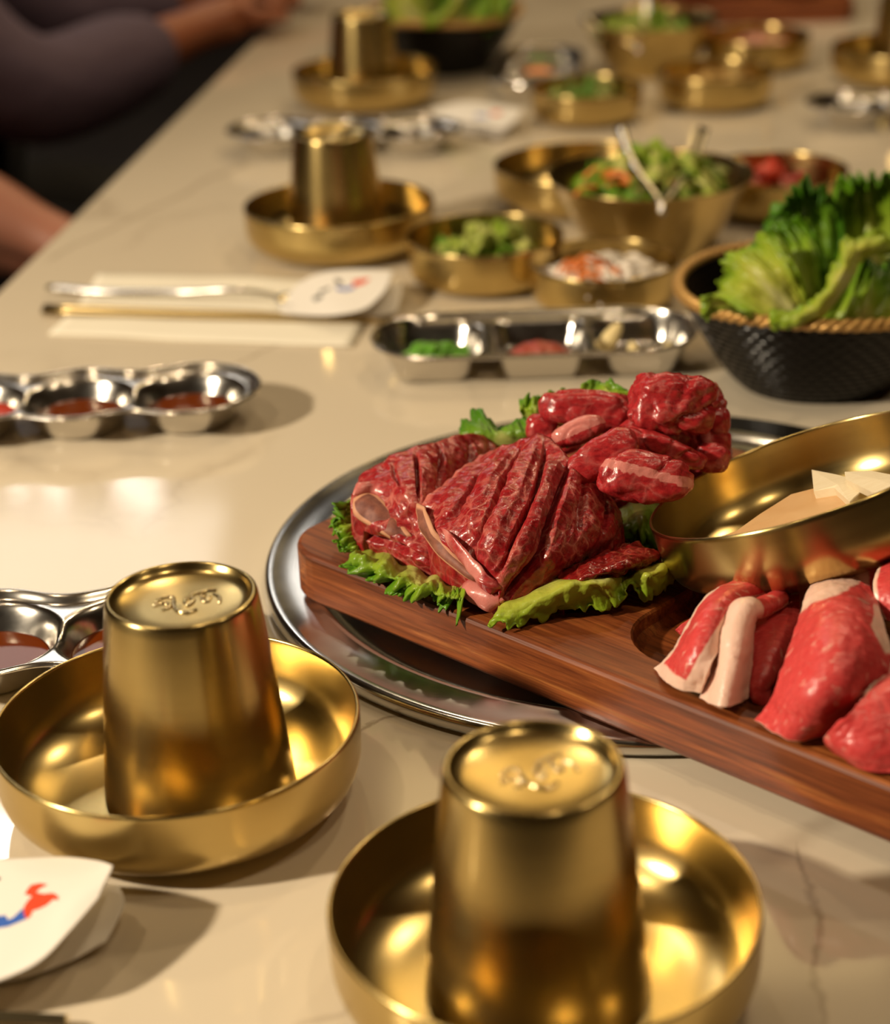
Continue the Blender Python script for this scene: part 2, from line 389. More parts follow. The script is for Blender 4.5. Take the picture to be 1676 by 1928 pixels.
M['tan_food'] = mat('tan_side_dish', (0.55, 0.34, 0.10), 0.4)
M['pink_food'] = mat('pink_side_dish', (0.66, 0.30, 0.20), 0.4)
m = M['mushroom'] = mat('mushroom_flesh', (0.78, 0.66, 0.44), 0.5); t = NT(m); f, _ = t.noise(t.coord((1, 6, 6)), 80, 3); t.base(t.mix(f, (0.72, 0.58, 0.36), (0.82, 0.72, 0.52)))
m = M['mushroom_brown'] = mat('brown_mushroom', (0.62, 0.35, 0.14), 0.42); t = NT(m); f, _ = t.noise(t.coord(), 60, 3); t.base(t.mix(f, (0.58, 0.31, 0.12), (0.70, 0.45, 0.22)))
M['skin'] = mat('skin', (0.42, 0.17, 0.105), 0.5, Subsurface_Weight=0.1)
M['skin2'] = mat('skin_warm', (0.36, 0.115, 0.05), 0.5)
M['hair'] = mat('dark_hair', (0.015, 0.011, 0.009), 0.5)
m = M['shirt'] = mat('lavender_shirt', (0.125, 0.085, 0.125), 0.85); t = NT(m); f, _ = t.noise(t.coord(), 12, 4); t.bump(f, 0.5, 0.02)
M['black_cloth'] = mat('black_cloth', (0.010, 0.009, 0.009), 0.9)
m = M['floor'] = mat('dark_floor', (0.025, 0.02, 0.017), 0.6); t = NT(m); f, _ = t.noise(t.coord(), 5, 5); t.base(t.mix(f, (0.014, 0.011, 0.009), (0.035, 0.027, 0.022)))
m = M['wall'] = mat('brown_wall', (0.20, 0.13, 0.08), 0.8); t = NT(m); f, _ = t.noise(t.coord(), 2, 4); t.base(t.mix(f, (0.15, 0.095, 0.055), (0.24, 0.16, 0.10)))
M['ceiling'] = mat('brown_ceiling', (0.36, 0.22, 0.10), 0.9)
M['chair'] = mat('dark_leather', (0.018, 0.013, 0.011), 0.45)

# ------------------------------------------------------------------ room
def box(name, a, b, mt, parent=None, kind=None):
    x0, y0, z0 = a; x1, y1, z1 = b
    vs = [(x0, y0, z0), (x1, y0, z0), (x1, y1, z0), (x0, y1, z0), (x0, y0, z1), (x1, y0, z1), (x1, y1, z1), (x0, y1, z1)]
    fs = [(0, 3, 2, 1), (4, 5, 6, 7), (0, 1, 5, 4), (1, 2, 6, 5), (2, 3, 7, 6), (3, 0, 4, 7)]
    o = mk(name, vs, fs, mt, parent, smooth=False)
    if kind: o['kind'] = kind
    return o
ZF = -0.75
box('floor', (-3.6, -3.0, ZF - 0.05), (4.0, 7.6, ZF), M['floor'], kind='structure')
box('ceiling', (-3.6, -3.0, 2.0), (4.0, 7.6, 2.05), M['ceiling'], kind='structure')
box('wall_left', (-3.65, -3.0, ZF), (-3.6, 7.6, 2.0), M['wall'], kind='structure')
box('wall_right', (4.0, -3.0, ZF), (4.05, 7.6, 2.0), M['wall'], kind='structure')
box('wall_back', (-3.6, 7.6, ZF), (4.0, 7.65, 2.0), M['wall'], kind='structure')
box('wall_front', (-3.6, -3.05, ZF), (4.0, -3.0, 2.0), M['wall'], kind='structure')

# ------------------------------------------------------------------ table (left edge runs slightly to the right as it recedes)
table = empty('dining_table', (0, 0, 0))
tag(table, 'long cream quartz dining table with thin brown veins, under all the dishes', 'table')
e0 = T(0, 545); e1 = T(480, 75); ed = (e1 - e0).normalized(); en = Vector((ed.y, -ed.x, 0))
A0 = e0 - ed * 0.985; A1 = e0 + ed * 2.1; W = 1.15
def slab(name, c, z0, z1, bev, mt, parent):
    V = []; n = 4; lv = [(z0, 0), (z1 - bev, 0), (z1 - bev * 0.3, bev * 0.3), (z1, bev)]
    ctr = sum(c, Vector()) / 4
    for z, i in lv:
        for p in c:
            q = p + Vector((ed * (1 if (ctr - p).dot(ed) > 0 else -1) + en * (1 if (ctr - p).dot(en) > 0 else -1))) * i
            V.append(Vector((q.x, q.y, z)))
    Fc = [(3, 2, 1, 0), (12, 13, 14, 15)]
    for l in range(3):
        for k in range(4): Fc.append((l * 4 + k, l * 4 + (k + 1) % 4, l * 4 + 4 + (k + 1) % 4, l * 4 + 4 + k))
    return mk(name, V, Fc, mt, parent, smooth=False)
slab('tabletop', [A0, A0 + en * W, A1 + en * W, A1], -0.03, 0.0, 0.003, M['quartz'], table)
for k, (a, b) in enumerate(((0.45, 0.35), (0.45, W - 0.35), (2.55, 0.35), (2.55, W - 0.35))):
    p = A0 + ed * a + en * b
    lathe('leg', [(0, ZF), (0.16, ZF), (0.16, ZF + 0.015), (0.035, ZF + 0.03), (0.03, -0.05), (0.12, -0.035), (0.12, -0.03), (0, -0.03)], M['chair'], table, 24, (p.x, p.y, 0))

# ------------------------------------------------------------------ brass bowls and cups
BOWL = smoothprof([(0, 0.0008), (0.044, 0.0), (0.060, 0.0026), (0.0705, 0.0088), (0.0744, 0.0165), (0.0751, 0.0260), (0.0752, 0.0365)], 5) + [(0.0749, 0.0374), (0.0742, 0.0377), (0.0736, 0.0372)] + \
    smoothprof([(0.0735, 0.0365), (0.0732, 0.026), (0.0722, 0.0175), (0.0680, 0.0105), (0.0580, 0.0052), (0.042, 0.0030), (0, 0.0030)], 5)
SMALL = smoothprof([(0, 0.0008), (0.0330, 0.0), (0.0480, 0.0040), (0.0540, 0.0120), (0.0552, 0.0335)], 5) + [(0.0548, 0.0342), (0.0541, 0.0340)] + \
    smoothprof([(0.0538, 0.0335), (0.0526, 0.0130), (0.0470, 0.0060), (0.0330, 0.0026), (0, 0.0026)], 5)
DEEP = smoothprof([(0, 0.001), (0.042, 0.0), (0.048, 0.003), (0.062, 0.028), (0.0735, 0.050), (0.0790, 0.0590)], 5) + [(0.0788, 0.0600), (0.0780, 0.0598)] + \
    smoothprof([(0.0774, 0.0588), (0.0715, 0.050), (0.060, 0.029), (0.046, 0.005), (0.040, 0.003), (0, 0.003)], 5)
# cup stands mouth down; its foot is up with a recessed, stamped disc
CUP = [(0.0370, 0.0), (0.0395, 0.0), (0.0397, 0.0015), (0.0388, 0.012), (0.0368, 0.032), (0.0346, 0.055), (0.0325, 0.074), (0.0312, 0.0845), (0.0307, 0.0880), (0.0303, 0.0893), (0.0295, 0.0899), (0.0286, 0.0899), (0.0280, 0.0893), (0.0274, 0.0880),
       (0.0262, 0.0869), (0.0235, 0.0860), (0.016, 0.0855), (0, 0.0853)]
def stamp_strokes():
    """worn raised script on the cup's foot"""
    S = []
    def st(p): S.append([Vector((x * 0.00115, y * 0.00115, 0.0853)) for x, y in p])
    st([(-9, 3), (-6, 6), (-3, 5), (-3, 0), (-2, -5), (2, -8), (5, -6)]); st([(-10, 0), (-6, 1), (-4, -2), (-7, -4)]); st([(1, 2), (3, 4), (4, 1), (2, -2), (1, 1)])
    st([(6, 4), (8, 5), (7, 1), (9, 0), (10, 3)]); st([(11, 5), (13, 2), (13, -2)]); st([(3, 6), (8, 8), (12, 8)])
    parts = [tube(p, 0.0009, 6, 12) for p in S]
    return join(parts)
cup_me = stamp_me = bowl_me = None
def brass_cup(x, y, z, rz, label, stamp=True):
    global cup_me, stamp_me
    t = empty('brass_cup', (x, y, z), rz); tag(t, label, 'cup', 'upside-down brass cups in bowls')
    if cup_me is None:
        b = lathe('body', CUP, M['brass'], t, 96); cup_me = b.data
        v, f = stamp_strokes(); s = mk('stamped_emblem', v, f, M['brass_polish'], t); stamp_me = s.data
    else:
        for n, me in (('body', cup_me), ('stamped_emblem', stamp_me)):
            if n == 'stamped_emblem' and not stamp: continue
            o = bpy.data.objects.new(n, me); COL.objects.link(o); o.parent = t
    return t
meshes = {}
def bowl(kind, x, y, z, label, scale=1.0, group=None, rot=None):
    prof = {'wide': BOWL, 'small': SMALL, 'deep': DEEP}[kind]
    if kind not in meshes:
        o = lathe('brass_bowl', prof, M['brass'], None, 96); meshes[kind] = o.data
    else:
        o = bpy.data.objects.new('brass_bowl', meshes[kind]); COL.objects.link(o)
    o.location = (x, y, z); o.scale = (scale,) * 3
    if rot: o.rotation_euler = rot
    tag(o, label, 'bowl', group or ('brass bowls on the table')); return o
G1 = 'wide brass bowls under the cups'
bowl('wide', 0.0289, 0.5516, 0, 'wide brass bowl nearest the bottom of the picture, around the front upturned cup', group=G1)
brass_cup(0.0262, 0.5495, 0.0030, 0.3, 'upturned brass cup in the nearest bowl, cut by the bottom of the picture')
bowl('wide', -0.1133, 0.6869, 0, 'wide brass bowl at the left with an upturned cup, beside the white paper sleeve', group=G1)
brass_cup(-0.1065, 0.6885, 0.0030, 0.1, 'upturned brass cup at left front with clearly stamped foot')
bowl('wide', -0.0743, 1.4873, 0, 'wide brass bowl with upturned cup, behind the spoon and napkin', group=G1)
brass_cup(-0.0762, 1.4880, 0.0030, 1.0, 'upturned brass cup standing behind the spoon and chopsticks')
bowl('wide', -0.066, 2.02, 0, 'wide brass bowl with upturned cup, left of the far lettuce basket', group=G1)
brass_cup(-0.066, 2.02, 0.0030, 2.0, 'upturned brass cup left of the far lettuce basket')
bowl('wide', 0.50, 2.03, 0, 'wide brass bowl with upturned cup at the far right edge', group=G1)
brass_cup(0.505, 2.03, 0.0030, 2.6, 'upturned brass cup at the far right edge')
# tilted bowl on the board
TB_R = (Matrix.Rotation(-0.3221, 3, 'Y') @ Matrix.Rotation(-0.1867, 3, 'X'))
TBC = Vector((0.1642, 0.7964, 0.0885)); tn = TB_R @ Vector((0, 0, 1)); tb0 = TBC - tn * 0.0370
bowl('wide', *tb0, 'tilted brass bowl of sliced mushrooms leaning on the wooden board', group='brass bowls on the table', rot=TB_R.to_euler())

# ------------------------------------------------------------------ big steel plate
PC = (0.100, 0.892)
PL = [(0, .0008), (.156, .0008), (.163, .002), (.167, .005), (.171, .0064), (.188, .0070), (.1915, .0068), (.1925, .005), (.1925, .003), (.1935, .0024), (.1935, .0034), (.1935, .006), (.1925, .0082), (.1905, .0088), (.188, .0086),
      (.1735, .0078), (.1715, .0088), (.1695, .0090), (.1675, .0082), (.1655, .0058), (.162, .0032), (.157, .0022), (0, .0022)]
o = lathe('round_plate', PL, M['steel_plate'], None, 160, (PC[0], PC[1], 0)); tag(o, 'large round stainless steel plate under the wooden board', 'plate')

# ------------------------------------------------------------------ wooden board with two wells
be = Vector((0.717, -0.697, 0)); bn = Vector((0.697, 0.717, 0)); BO = Vector((-0.0845, 0.8575, 0))
BL, BW, BZ0, BZ1 = 0.43, 0.238, 0.0092, 0.036
def rrect(x0, y0, x1, y1, r, n=8):
    out = []
    for cx, cy, a in ((x1 - r, y0 + r, -90), (x1 - r, y1 - r, 0), (x0 + r, y1 - r, 90), (x0 + r, y0 + r, 180)):
        for k in range(n + 1):
            t = R(a + 90 * k / n); out.append((cx + r * math.cos(t), cy + r * math.sin(t)))
    return out
def loft(rings):
    V = []; Fc = []; n = len(rings[0][0])
    for pts, z in rings: V += [Vector((x, y, z)) for x, y in pts]
    for l in range(len(rings) - 1):
        for k in range(n): Fc.append((l * n + k, l * n + (k + 1) % n, (l + 1) * n + (k + 1) % n, (l + 1) * n + k))
    return V, Fc, n
def board_mesh():
    rings = [(rrect(0.003, 0.003, BL - 0.003, BW - 0.003, 0.024), BZ0), (rrect(0, 0, BL, BW, 0.027), BZ0 + 0.003), (rrect(0, 0, BL, BW, 0.027), BZ1 - 0.0022), (rrect(0.0007, 0.0007, BL - 0.0007, BW - 0.0007, 0.0263), BZ1 - 0.0007), (rrect(0.0022, 0.0022, BL - 0.0022, BW - 0.0022, 0.0248), BZ1)]
    V, Fc, n = loft(rings); L = len(rings)
    bm = bmesh.new(); vs = [bm.verts.new(v) for v in V]
    for f in Fc: bm.faces.new([vs[i] for i in f])
    bm.faces.new([vs[i] for i in range(n)][::-1])
    top = [vs[(L - 1) * n + k] for k in range(n)]
    edges = [bm.edges.get((top[k], top[(k + 1) % n])) for k in range(n)]
    for (x0, x1) in ((0.022, 0.170), (0.188, BL - 0.022)):
        wr = [(rrect(x0, 0.022, x1, BW - 0.022, 0.032), BZ1), (rrect(x0 + 0.001, 0.023, x1 - 0.001, BW - 0.023, 0.031), BZ1 - 0.001), (rrect(x0 + 0.002, 0.024, x1 - 0.002, BW - 0.024, 0.030), BZ1 - 0.006), (rrect(x0 + 0.006, 0.028, x1 - 0.006, BW - 0.028, 0.026), BZ1 - 0.009)]
        wv, wf, wn = loft(wr); w = [bm.verts.new(v) for v in wv]
        for f in wf: bm.faces.new([w[i] for i in f])
        bm.faces.new([w[3 * wn + k] for k in range(wn)])
        edges += [bm.edges.get((w[k], w[(k + 1) % wn])) for k in range(wn)]
    bmesh.ops.triangle_fill(bm, use_beauty=True, use_dissolve=False, edges=edges, normal=(0, 0, 1))
    bmesh.ops.recalc_face_normals(bm, faces=bm.faces)
    me = bpy.data.meshes.new('serving_board'); bm.to_mesh(me); bm.free(); return me
me = board_mesh(); me.materials.append(M['wood'])
o = bpy.data.objects.new('serving_board', me); COL.objects.link(o); o.location = BO; o.rotation_euler = (0, 0, math.atan2(be.y, be.x))
# lay it on the plate rim at one end and flat elsewhere
tag(o, 'thick reddish brown wooden serving board with sunken wells, carrying the meat', 'serving board')

# ------------------------------------------------------------------ meat on the board
WB = BZ1 - 0.009          # floor of the wells
def G(rows, zs):
    """control grid from photo points and heights"""
    out = []
    for r, (row, z) in enumerate(zip(rows, zs)):
        zz = z if isinstance(z, (list, tuple)) else [z] * len(row)
        out.append([T(u, v, h) for (u, v), h in zip(row, zz)])
    return out
def groove(x, c, w):
    d = abs(x - c) / w; return max(0, 1 - d * d) if d < 1 else 0
# front short rib: rows across the scores, each from its upper to its lower end
rows = [[(905, 855), (850, 900), (800, 940), (788, 962)], [(955, 838), (905, 890), (860, 945), (825, 1000)], [(990, 824), (940, 900), (905, 985), (885, 1050)], [(1028, 822), (1000, 925), (960, 1030), (932, 1085)],
        [(1075, 862), (1050, 950), (1010, 1045), (944, 1138)], [(1112, 888), (1098, 960), (1065, 1050), (985, 1132)], [(1150, 930), (1152, 990), (1115, 1050), (1030, 1118)], [(1168, 985), (1168, 1022), (1135, 1064), (1070, 1100)]]
zs = [[.076, .074, .071, .067], [.085, .082, .076, .066], [.090, .085, .075, .060], [.092, .085, .070, .056], [.088, .080, .064, .044], [.081, .074, .060, .042], [.070, .064, .053, .041], [.056, .052, .046, .040]]
cuts = (0.145, 0.286, 0.43, 0.575, 0.70, 0.82)
def gd(s, t, p):
    d = 0
    for k, c in enumerate(cuts):
        wob = 0.010 * math.sin(6 * t + k * 2) + 0.006 * nz(p, 60, k)
        dep = (0.0050, 0.0085, 0.0125, 0.0105, 0.0040, 0.0035)[k] * sstep(0.02, 0.16, t) * sstep((0.95, 1.0, 1.0, 1.02, 0.6, 0.5)[k], (0.7, 0.8, 0.85, 0.9, 0.3, 0.3)[k], t)
        d -= dep * (0.75 * groove(s + wob, c, 0.017) + 0.25 * groove(s + wob, c - 0.012, 0.045))
    d += 0.0022 * nz(p, 70, 3) + 0.0010 * nz(p, 230, 5)
    return d
GO = Vector((0.02, 0.87, WB))
g1 = mound('short_rib', G(rows, zs), M['beef'], WB + 0.002, 240, 80, gd, {'fat': lambda s, t, p: 0.55 * groove(s, 0.0, 0.05) + 0.0}, origin=GO)
tag(g1, 'large marbled raw beef short rib in front, scored with deep diagonal cuts', 'meat', 'scored short ribs on the board')
def lumpy(name, grid, mt, thick, parent=None, fat=None, origin=None, nu=40, nv=24, amp=0.0012, lift=0.006):
    grid = [[p + (CAM - p).normalized() * lift for p in r] for r in grid]
    def dsp(s, t, p): return thick * (math.sin(PI * s) * math.sin(PI * t)) ** 0.5 + amp * nz(p, 160, 2)
    return sheet(name, grid, mt, nu, nv, 0.0015, dsp, {'fat': fat or (lambda s, t, p: 0.0)}, parent, origin)
lumpy('bone', G([[(786, 948), (792, 985), (815, 1030), (860, 1072), (895, 1093)], [(800, 955), (815, 990), (842, 1028), (880, 1068), (905, 1090)]], [[.068, .062, .055, .050, .048], [.0695, .065, .058, .052, .050]]), M['bone'], 0.002, g1, lambda s, t, p: 1.0 if min(s, 1 - s) < 0.16 or t < 0.06 else 0.1, GO)
lumpy('bone_fat', G([[(822, 985), (858, 1030), (890, 1072), (905, 1102), (925, 1118)], [(852, 1005), (885, 1045), (915, 1078), (935, 1095), (945, 1105)]], [[.064, .058, .052, .048, .046], [.066, .060, .055, .051, .048]]), M['chunk'], 0.0035, g1, lambda s, t, p: 0.5 + 0.9 * nz(p, 75, 2), GO)
lumpy('rib_end', G([[(872, 1105), (880, 1125), (905, 1142), (925, 1150)], [(890, 1088), (905, 1100), (930, 1115), (950, 1130)]], [[.040, .038, .037, .036], [.047, .046, .045, .043]]), M['chunk'], 0.004, g1, lambda s, t, p: 0.55 + 0.8 * nz(p, 60, 4), GO)
# rear short rib with the sawn bone end towards the left
rows = [[(676, 900), (668, 918), (661, 937), (664, 972), (688, 1004), (674, 1022), (680, 1040)], [(708, 873), (712, 897), (730, 925), (718, 985), (742, 1024), (730, 1040), (728, 1062)], [(762, 848), (765, 885), (770, 935), (775, 990), (790, 1045), (780, 1062), (775, 1080)],
        [(812, 834), (815, 880), (808, 945), (812, 1010), (828, 1058), (820, 1078), (815, 1090)], [(870, 818), (870, 865), (850, 930), (850, 1000), (858, 1050), (855, 1075), (850, 1085)], [(930, 822), (935, 860), (905, 905), (890, 980), (885, 1040), (880, 1070), (875, 1080)], [(975, 840), (980, 870), (950, 910), (930, 980), (920, 1040), (915, 1060), (910, 1070)]]
zz = [.066, .0655, .064, .058, .050, .043, .036]
zs = [[z + d for z, d in zip(zz, dd)] for dd in ([0] * 7, [.006, .006, .004, 0, 0, 0, 0], [.011, .010, .006, 0, 0, 0, 0], [.011, .009, .002, -.004, -.004, -.003, 0], [.009, .004, -.006, -.012, -.010, -.005, 0], [.002, -.004, -.014, -.018, -.014, -.007, 0], [-.006, -.010, -.020, -.022, -.018, -.008, 0])]
cuts2 = (0.27, 0.41, 0.55, 0.70)
def gd2(s, t, p):
    d = 0.0018 * nz(p, 90, 13) + 0.0010 * nz(p, 240, 7)
    for k, c in enumerate(cuts2): d -= (0.0025, 0.006, 0.0045, 0.002)[k] * groove(s + 0.01 * math.sin(9 * t + k), c, 0.018) * sstep(0.03, 0.10, t) * sstep(0.36, 0.24, t)
    return d - 0.004 * groove(t, 0.70, 0.06)
GO2 = Vector((-0.02, 0.90, WB))
g2 = mound('short_rib', G(rows, zs), M['beef'], WB + 0.002, 180, 110, gd2, {'fat': lambda s, t, p: 0.7 * groove(t, 0.60, 0.12) * sstep(0.3, 0.6, s) + 0.5 * groove(t, 0.36, 0.06)}, origin=GO2)
tag(g2, 'marbled raw beef short rib behind, its sawn bone end facing left', 'meat', 'scored short ribs on the board')
lumpy('bone', G([[(668, 940), (668, 965), (690, 985), (730, 1010), (762, 1022)], [(690, 928), (712, 935), (735, 955), (755, 985), (775, 1010)]], [[.062, .058, .054, .050, .048], [.064, .062, .059, .055, .052]]), M['bone'], 0.0035, g2, lambda s, t, p: 1.0 if s > 0.78 or t < 0.10 or s < 0.08 else 0.05, GO2)
lumpy('bone_fat', G([[(664, 932), (700, 928), (735, 945), (765, 975)], [(672, 912), (712, 908), (752, 922), (785, 955)]], [[.0645, .064, .061, .057], [.068, .068, .066, .061]]), M['chunk'], 0.0015, g2, lambda s, t, p: 0.55 + 0.8 * nz(p, 60, 6), GO2)
# marinated flap to the right of the ribs
rows = [[(1050, 1085), (1090, 1060), (1150, 1035), (1200, 1018)], [(1060, 1105), (1110, 1085), (1180, 1065), (1240, 1042)], [(1020, 1125), (1110, 1112), (1180, 1088), (1232, 1062)]]
o = mound('beef_flap', G(rows, [[.050, .054, .056, .054], [.050, .056, .058, .054], [.040, .041, .043, .044]]), M['dark_beef'], WB + 0.002, 50, 60, lambda s, t, p: 0.0022 * nz(p, 110, 4) + 0.0012 * nz(p, 330, 3), {'fat': lambda s, t, p: 0.0}, origin=T(1150, 1080, WB))
tag(o, 'dark glistening marinated beef flap lying right of the front short rib', 'meat')

def blob(name, u, v, z, w, h, ang, mt, seed, label, cat='meat', group=None, dep=0.8, amp=0.2, fat=None, freq=55, squash=None):
    """lump of meat seen at photo point u,v: w,h = its size in pixels, ang = its lean"""
    c = T(u, v, z); depth = (c - CAM).dot(AF); k = depth / F
    a = R(ang); ex = CX * math.cos(a) + CY * math.sin(a); ey = -CX * math.sin(a) + CY * math.cos(a)
    bm = bmesh.new(); bmesh.ops.create_icosphere(bm, subdivisions=5, radius=1.0)
    rx, ry, rz = w * k / 2, h * k / 2, min(w, h) * k / 2 * dep
    fa = []; vs = []
    for q in bm.verts:
        n = q.co.copy()
        e = 0.75
        n = Vector((math.copysign(abs(n.x) ** e, n.x), math.copysign(abs(n.y) ** e, n.y), math.copysign(abs(n.z) ** e, n.z)))
        p = ex * n.x * rx + ey * n.y * ry - AF * n.z * rz
        d = 1 + amp * nz(c + p, freq, seed) + amp * 0.5 * nz(c + p, freq * 2.4, seed + 3) + amp * 0.25 * nz(c + p, freq * 6, seed + 5) - amp * 0.55 * max(0, 1 - abs(nz(c + p, freq * 1.1, seed + 8)) * 9)
        p = c + p * d
        if p.z < WB: p.z = WB + (WB - p.z) * 0.02
        vs.append(p); fa.append(fat(n) if fat else 0.0)
    fs = [tuple(x.index for x in f.verts) for f in bm.faces]; bm.free()
    o = mk(name, vs, fs, mt, None, attr={'fat': fa}, loc=c)
    return tag(o, label, cat, group)
PG = 'diced raw beef heaped at the back of the board'
CH = [(1232, 925, .048, 230, 70, 0, 1, 'low dark beef piece at the bottom of the heap'),
      (1330, 905, .050, 120, 90, -20, 12, 'beef piece low at the right foot of the heap'),
      (1110, 905, .050, 120, 90, 20, 22, 'beef piece at the heap\'s foot, just behind the front rib'),
      (1322, 822, .075, 100, 140, 12, 8, 'tall beef piece forming the right side of the heap'),
      (1262, 762, .100, 165, 118, -8, 2, 'knobbly beef piece topping the heap'),
      (1322, 770, .088, 85, 95, -35, 30, 'beef piece sloping down right from the top of the heap'),
      (1120, 775, .088, 200, 82, -6, 3, 'broad flat beef piece at the upper left of the heap'),
      (1230, 822, .080, 130, 80, 10, 31, 'beef piece in the middle of the heap under the topmost one'),
      (1018, 806, .080, 62, 54, -10, 4, 'small bright red beef cube at the heap\'s left tip'),
      (1088, 814, .088, 104, 50, 22, 5, 'pale pink beef strip with a white cut end, left in the heap'),
      (1060, 835, .076, 80, 50, 15, 41, 'red beef piece just below the pale pink strip'),
      (1132, 858, .088, 150, 70, 32, 6, 'smooth dark red beef strip slanting up right in the heap'),
      (1240, 842, .085, 165, 52, -20, 7, 'beef strip slanting down right across the heap\'s centre'),
      (1215, 898, .082, 170, 96, -6, 9, 'beef piece with a pale fat streak at the front of the heap'),
      (1342, 862, .074, 66, 58, -5, 10, 'small red beef piece by the tilted bowl\'s rim'),
      (1352, 795, .084, 44, 56, 0, 11, 'beef piece jutting out at the heap\'s right edge')]
for (u, v, z, w, h, an, sd, lb) in CH:
    fat = None
    if sd == 5: fat = lambda n: 0.85 if n.y > -0.1 else 0.1
    if sd == 9: fat = lambda n: 0.75 if abs(n.y - 0.15 + 0.25 * n.x) < 0.2 else 0.0
    if sd in (8, 30): fat = lambda n: 0.5 if abs(n.x) < 0.22 else 0.0
    blob('beef_piece', u, v, z, w, h, an, M['chunk'], sd, lb, 'meat', PG, 0.85, 0.26 if sd in (2, 8, 30, 31, 7) else 0.16, fat)

# pork slices in the right-hand well
def slice_(name, rows, zs, fatfn, label, thick=0.0026, dome=0.0, seed=0, group='raw pork slices on the board', o=None, nu=50, nv=30):
    g = G(rows, zs)
    def dsp(s, t, p): return dome * math.sin(PI * s) * math.sin(PI * t) + 0.0007 * nz(p, 130, seed) + 0.0004 * nz(p, 420, seed)
    x = sheet(name, g, M['pork'], nu, nv, thick, dsp, {'fat': fatfn}, None, T(*rows[len(rows) // 2][1], zs[len(zs) // 2] if not isinstance(zs[len(zs) // 2], list) else zs[len(zs) // 2][0]))
    b = x.modifiers.new('bev', 'BEVEL'); b.width = thick * 0.3; b.segments = 2; b.limit_method = 'ANGLE'
    return tag(x, label, 'meat', group)
slice_('pork_slice', [[(1272, 1185), (1300, 1165), (1340, 1130)], [(1285, 1200), (1310, 1185), (1350, 1150)]], [[.040, .043, .046], [.037, .040, .043]], lambda s, t, p: 0.0, 'small red pork tip peeking out left of the belly strips', seed=1, nu=12)
slice_('pork_slice', [[(1490, 1110), (1515, 1100), (1560, 1085)], [(1475, 1190), (1505, 1190), (1540, 1180)], [(1450, 1260), (1480, 1280), (1520, 1290)]], [.054, .048, .036], lambda s, t, p: 0.85, 'pale pork slice standing between the belly strips and the big red slice', seed=2)
slice_('pork_slice', [[(1425, 1135), (1470, 1120), (1506, 1092)], [(1415, 1195), (1462, 1195), (1502, 1165)], [(1405, 1255), (1440, 1265), (1478, 1240)], [(1403, 1285), (1425, 1305), (1450, 1285)], [(1425, 1300), (1436, 1325), (1446, 1322)]], [.052, .053, .046, .040, .036], lambda s, t, p: 0.55 * sstep(0.5, 0.62, s) * (1 - t), 'thin red pork slice behind the two belly strips', seed=3, dome=0.002)
slice_('pork_belly_strip', [[(1446, 1090), (1450, 1104), (1455, 1117)], [(1388, 1098), (1398, 1118), (1402, 1134)], [(1332, 1130), (1352, 1148), (1376, 1152)], [(1298, 1182), (1322, 1200), (1354, 1212)], [(1270, 1230), (1298, 1250), (1336, 1262)], [(1236, 1262), (1270, 1290), (1322, 1302)]], [[.060, .060, .057], [.063, .064, .060], [.062, .066, .062], [.054, .061, .058], [.046, .052, .052], [.036, .040, .041]],
       lambda s, t, p: max(sstep(0.62, 0.72, t), sstep(0.13, 0.06, t) * (s > 0.3), sstep(0.86, 0.95, s)), 'striped pork belly strip, leftmost, folded over the board', 0.0034, 0.002, 4, nu=70)
slice_('pork_belly_strip', [[(1470, 1112), (1478, 1124), (1481, 1136)], [(1426, 1134), (1436, 1144), (1442, 1150)], [(1384, 1140), (1402, 1152), (1418, 1160)], [(1360, 1182), (1386, 1190), (1414, 1196)], [(1350, 1242), (1376, 1250), (1408, 1252)], [(1325, 1318), (1360, 1332), (1402, 1314)]], [[.060, .060, .055], [.062, .063, .058], [.061, .066, .062], [.055, .063, .057], [.047, .055, .049], [.037, .043, .039]],
       lambda s, t, p: max(sstep(0.22, 0.36, s), sstep(0.55, 0.75, t)), 'creamy white pork belly strip, second from the left', 0.0036, 0.003, 5, nu=70)
def fatD(s, t, p):
    a = sstep(0.30, 0.20, s + 0.28 * t - 0.10)
    b = sstep(0.16, 0.08, abs(s - 0.36) + 0.9 * max(0, 0.93 - t))
    return max(a, b, 0.62 * sstep(0.985, 1.0, s))
slice_('pork_slice', [[(1571, 1061), (1592, 1073), (1612, 1098)], [(1533, 1099), (1580, 1120), (1640, 1116)], [(1513, 1154), (1580, 1175), (1664, 1188)], [(1491, 1220), (1570, 1240), (1674, 1240)], [(1468, 1290), (1550, 1300), (1652, 1294)], [(1446, 1335), (1520, 1348), (1598, 1346)], [(1424, 1358), (1490, 1390), (1556, 1378)]],
       [.064, [.066, .070, .068], [.064, .072, .068], [.060, .069, .064], [.052, .061, .056], [.043, .050, .046], [.038, .040, .038]], fatD, 'big red pork slice with a pale fat top, draped in the middle', 0.003, 0.004, 6, nu=90, nv=50)
slice_('pork_slice', [[(1650, 1290), (1690, 1235), (1740, 1215), (1800, 1200)], [(1595, 1348), (1660, 1325), (1740, 1300), (1810, 1280)], [(1556, 1385), (1630, 1398), (1740, 1390), (1820, 1370)], [(1575, 1415), (1645, 1450), (1740, 1450), (1820, 1430)]], [.060, .056, .047, .038], lambda s, t, p: sstep(0.22, 0.08, s) * 0.9, 'rounded red pork slice at the right, nearest the board edge', 0.003, 0.004, 7, nu=70, nv=50)
slice_('pork_slice', [[(1576, 1068), (1618, 1064), (1656, 1052)], [(1594, 1082), (1622, 1086), (1652, 1078)], [(1606, 1100), (1628, 1110), (1644, 1108)]], [.070, .068, .064], lambda s, t, p: 0.8 * sstep(0.9, 0.6, t), 'small pale pork fold behind the big red slice', 0.002, 0, 8)
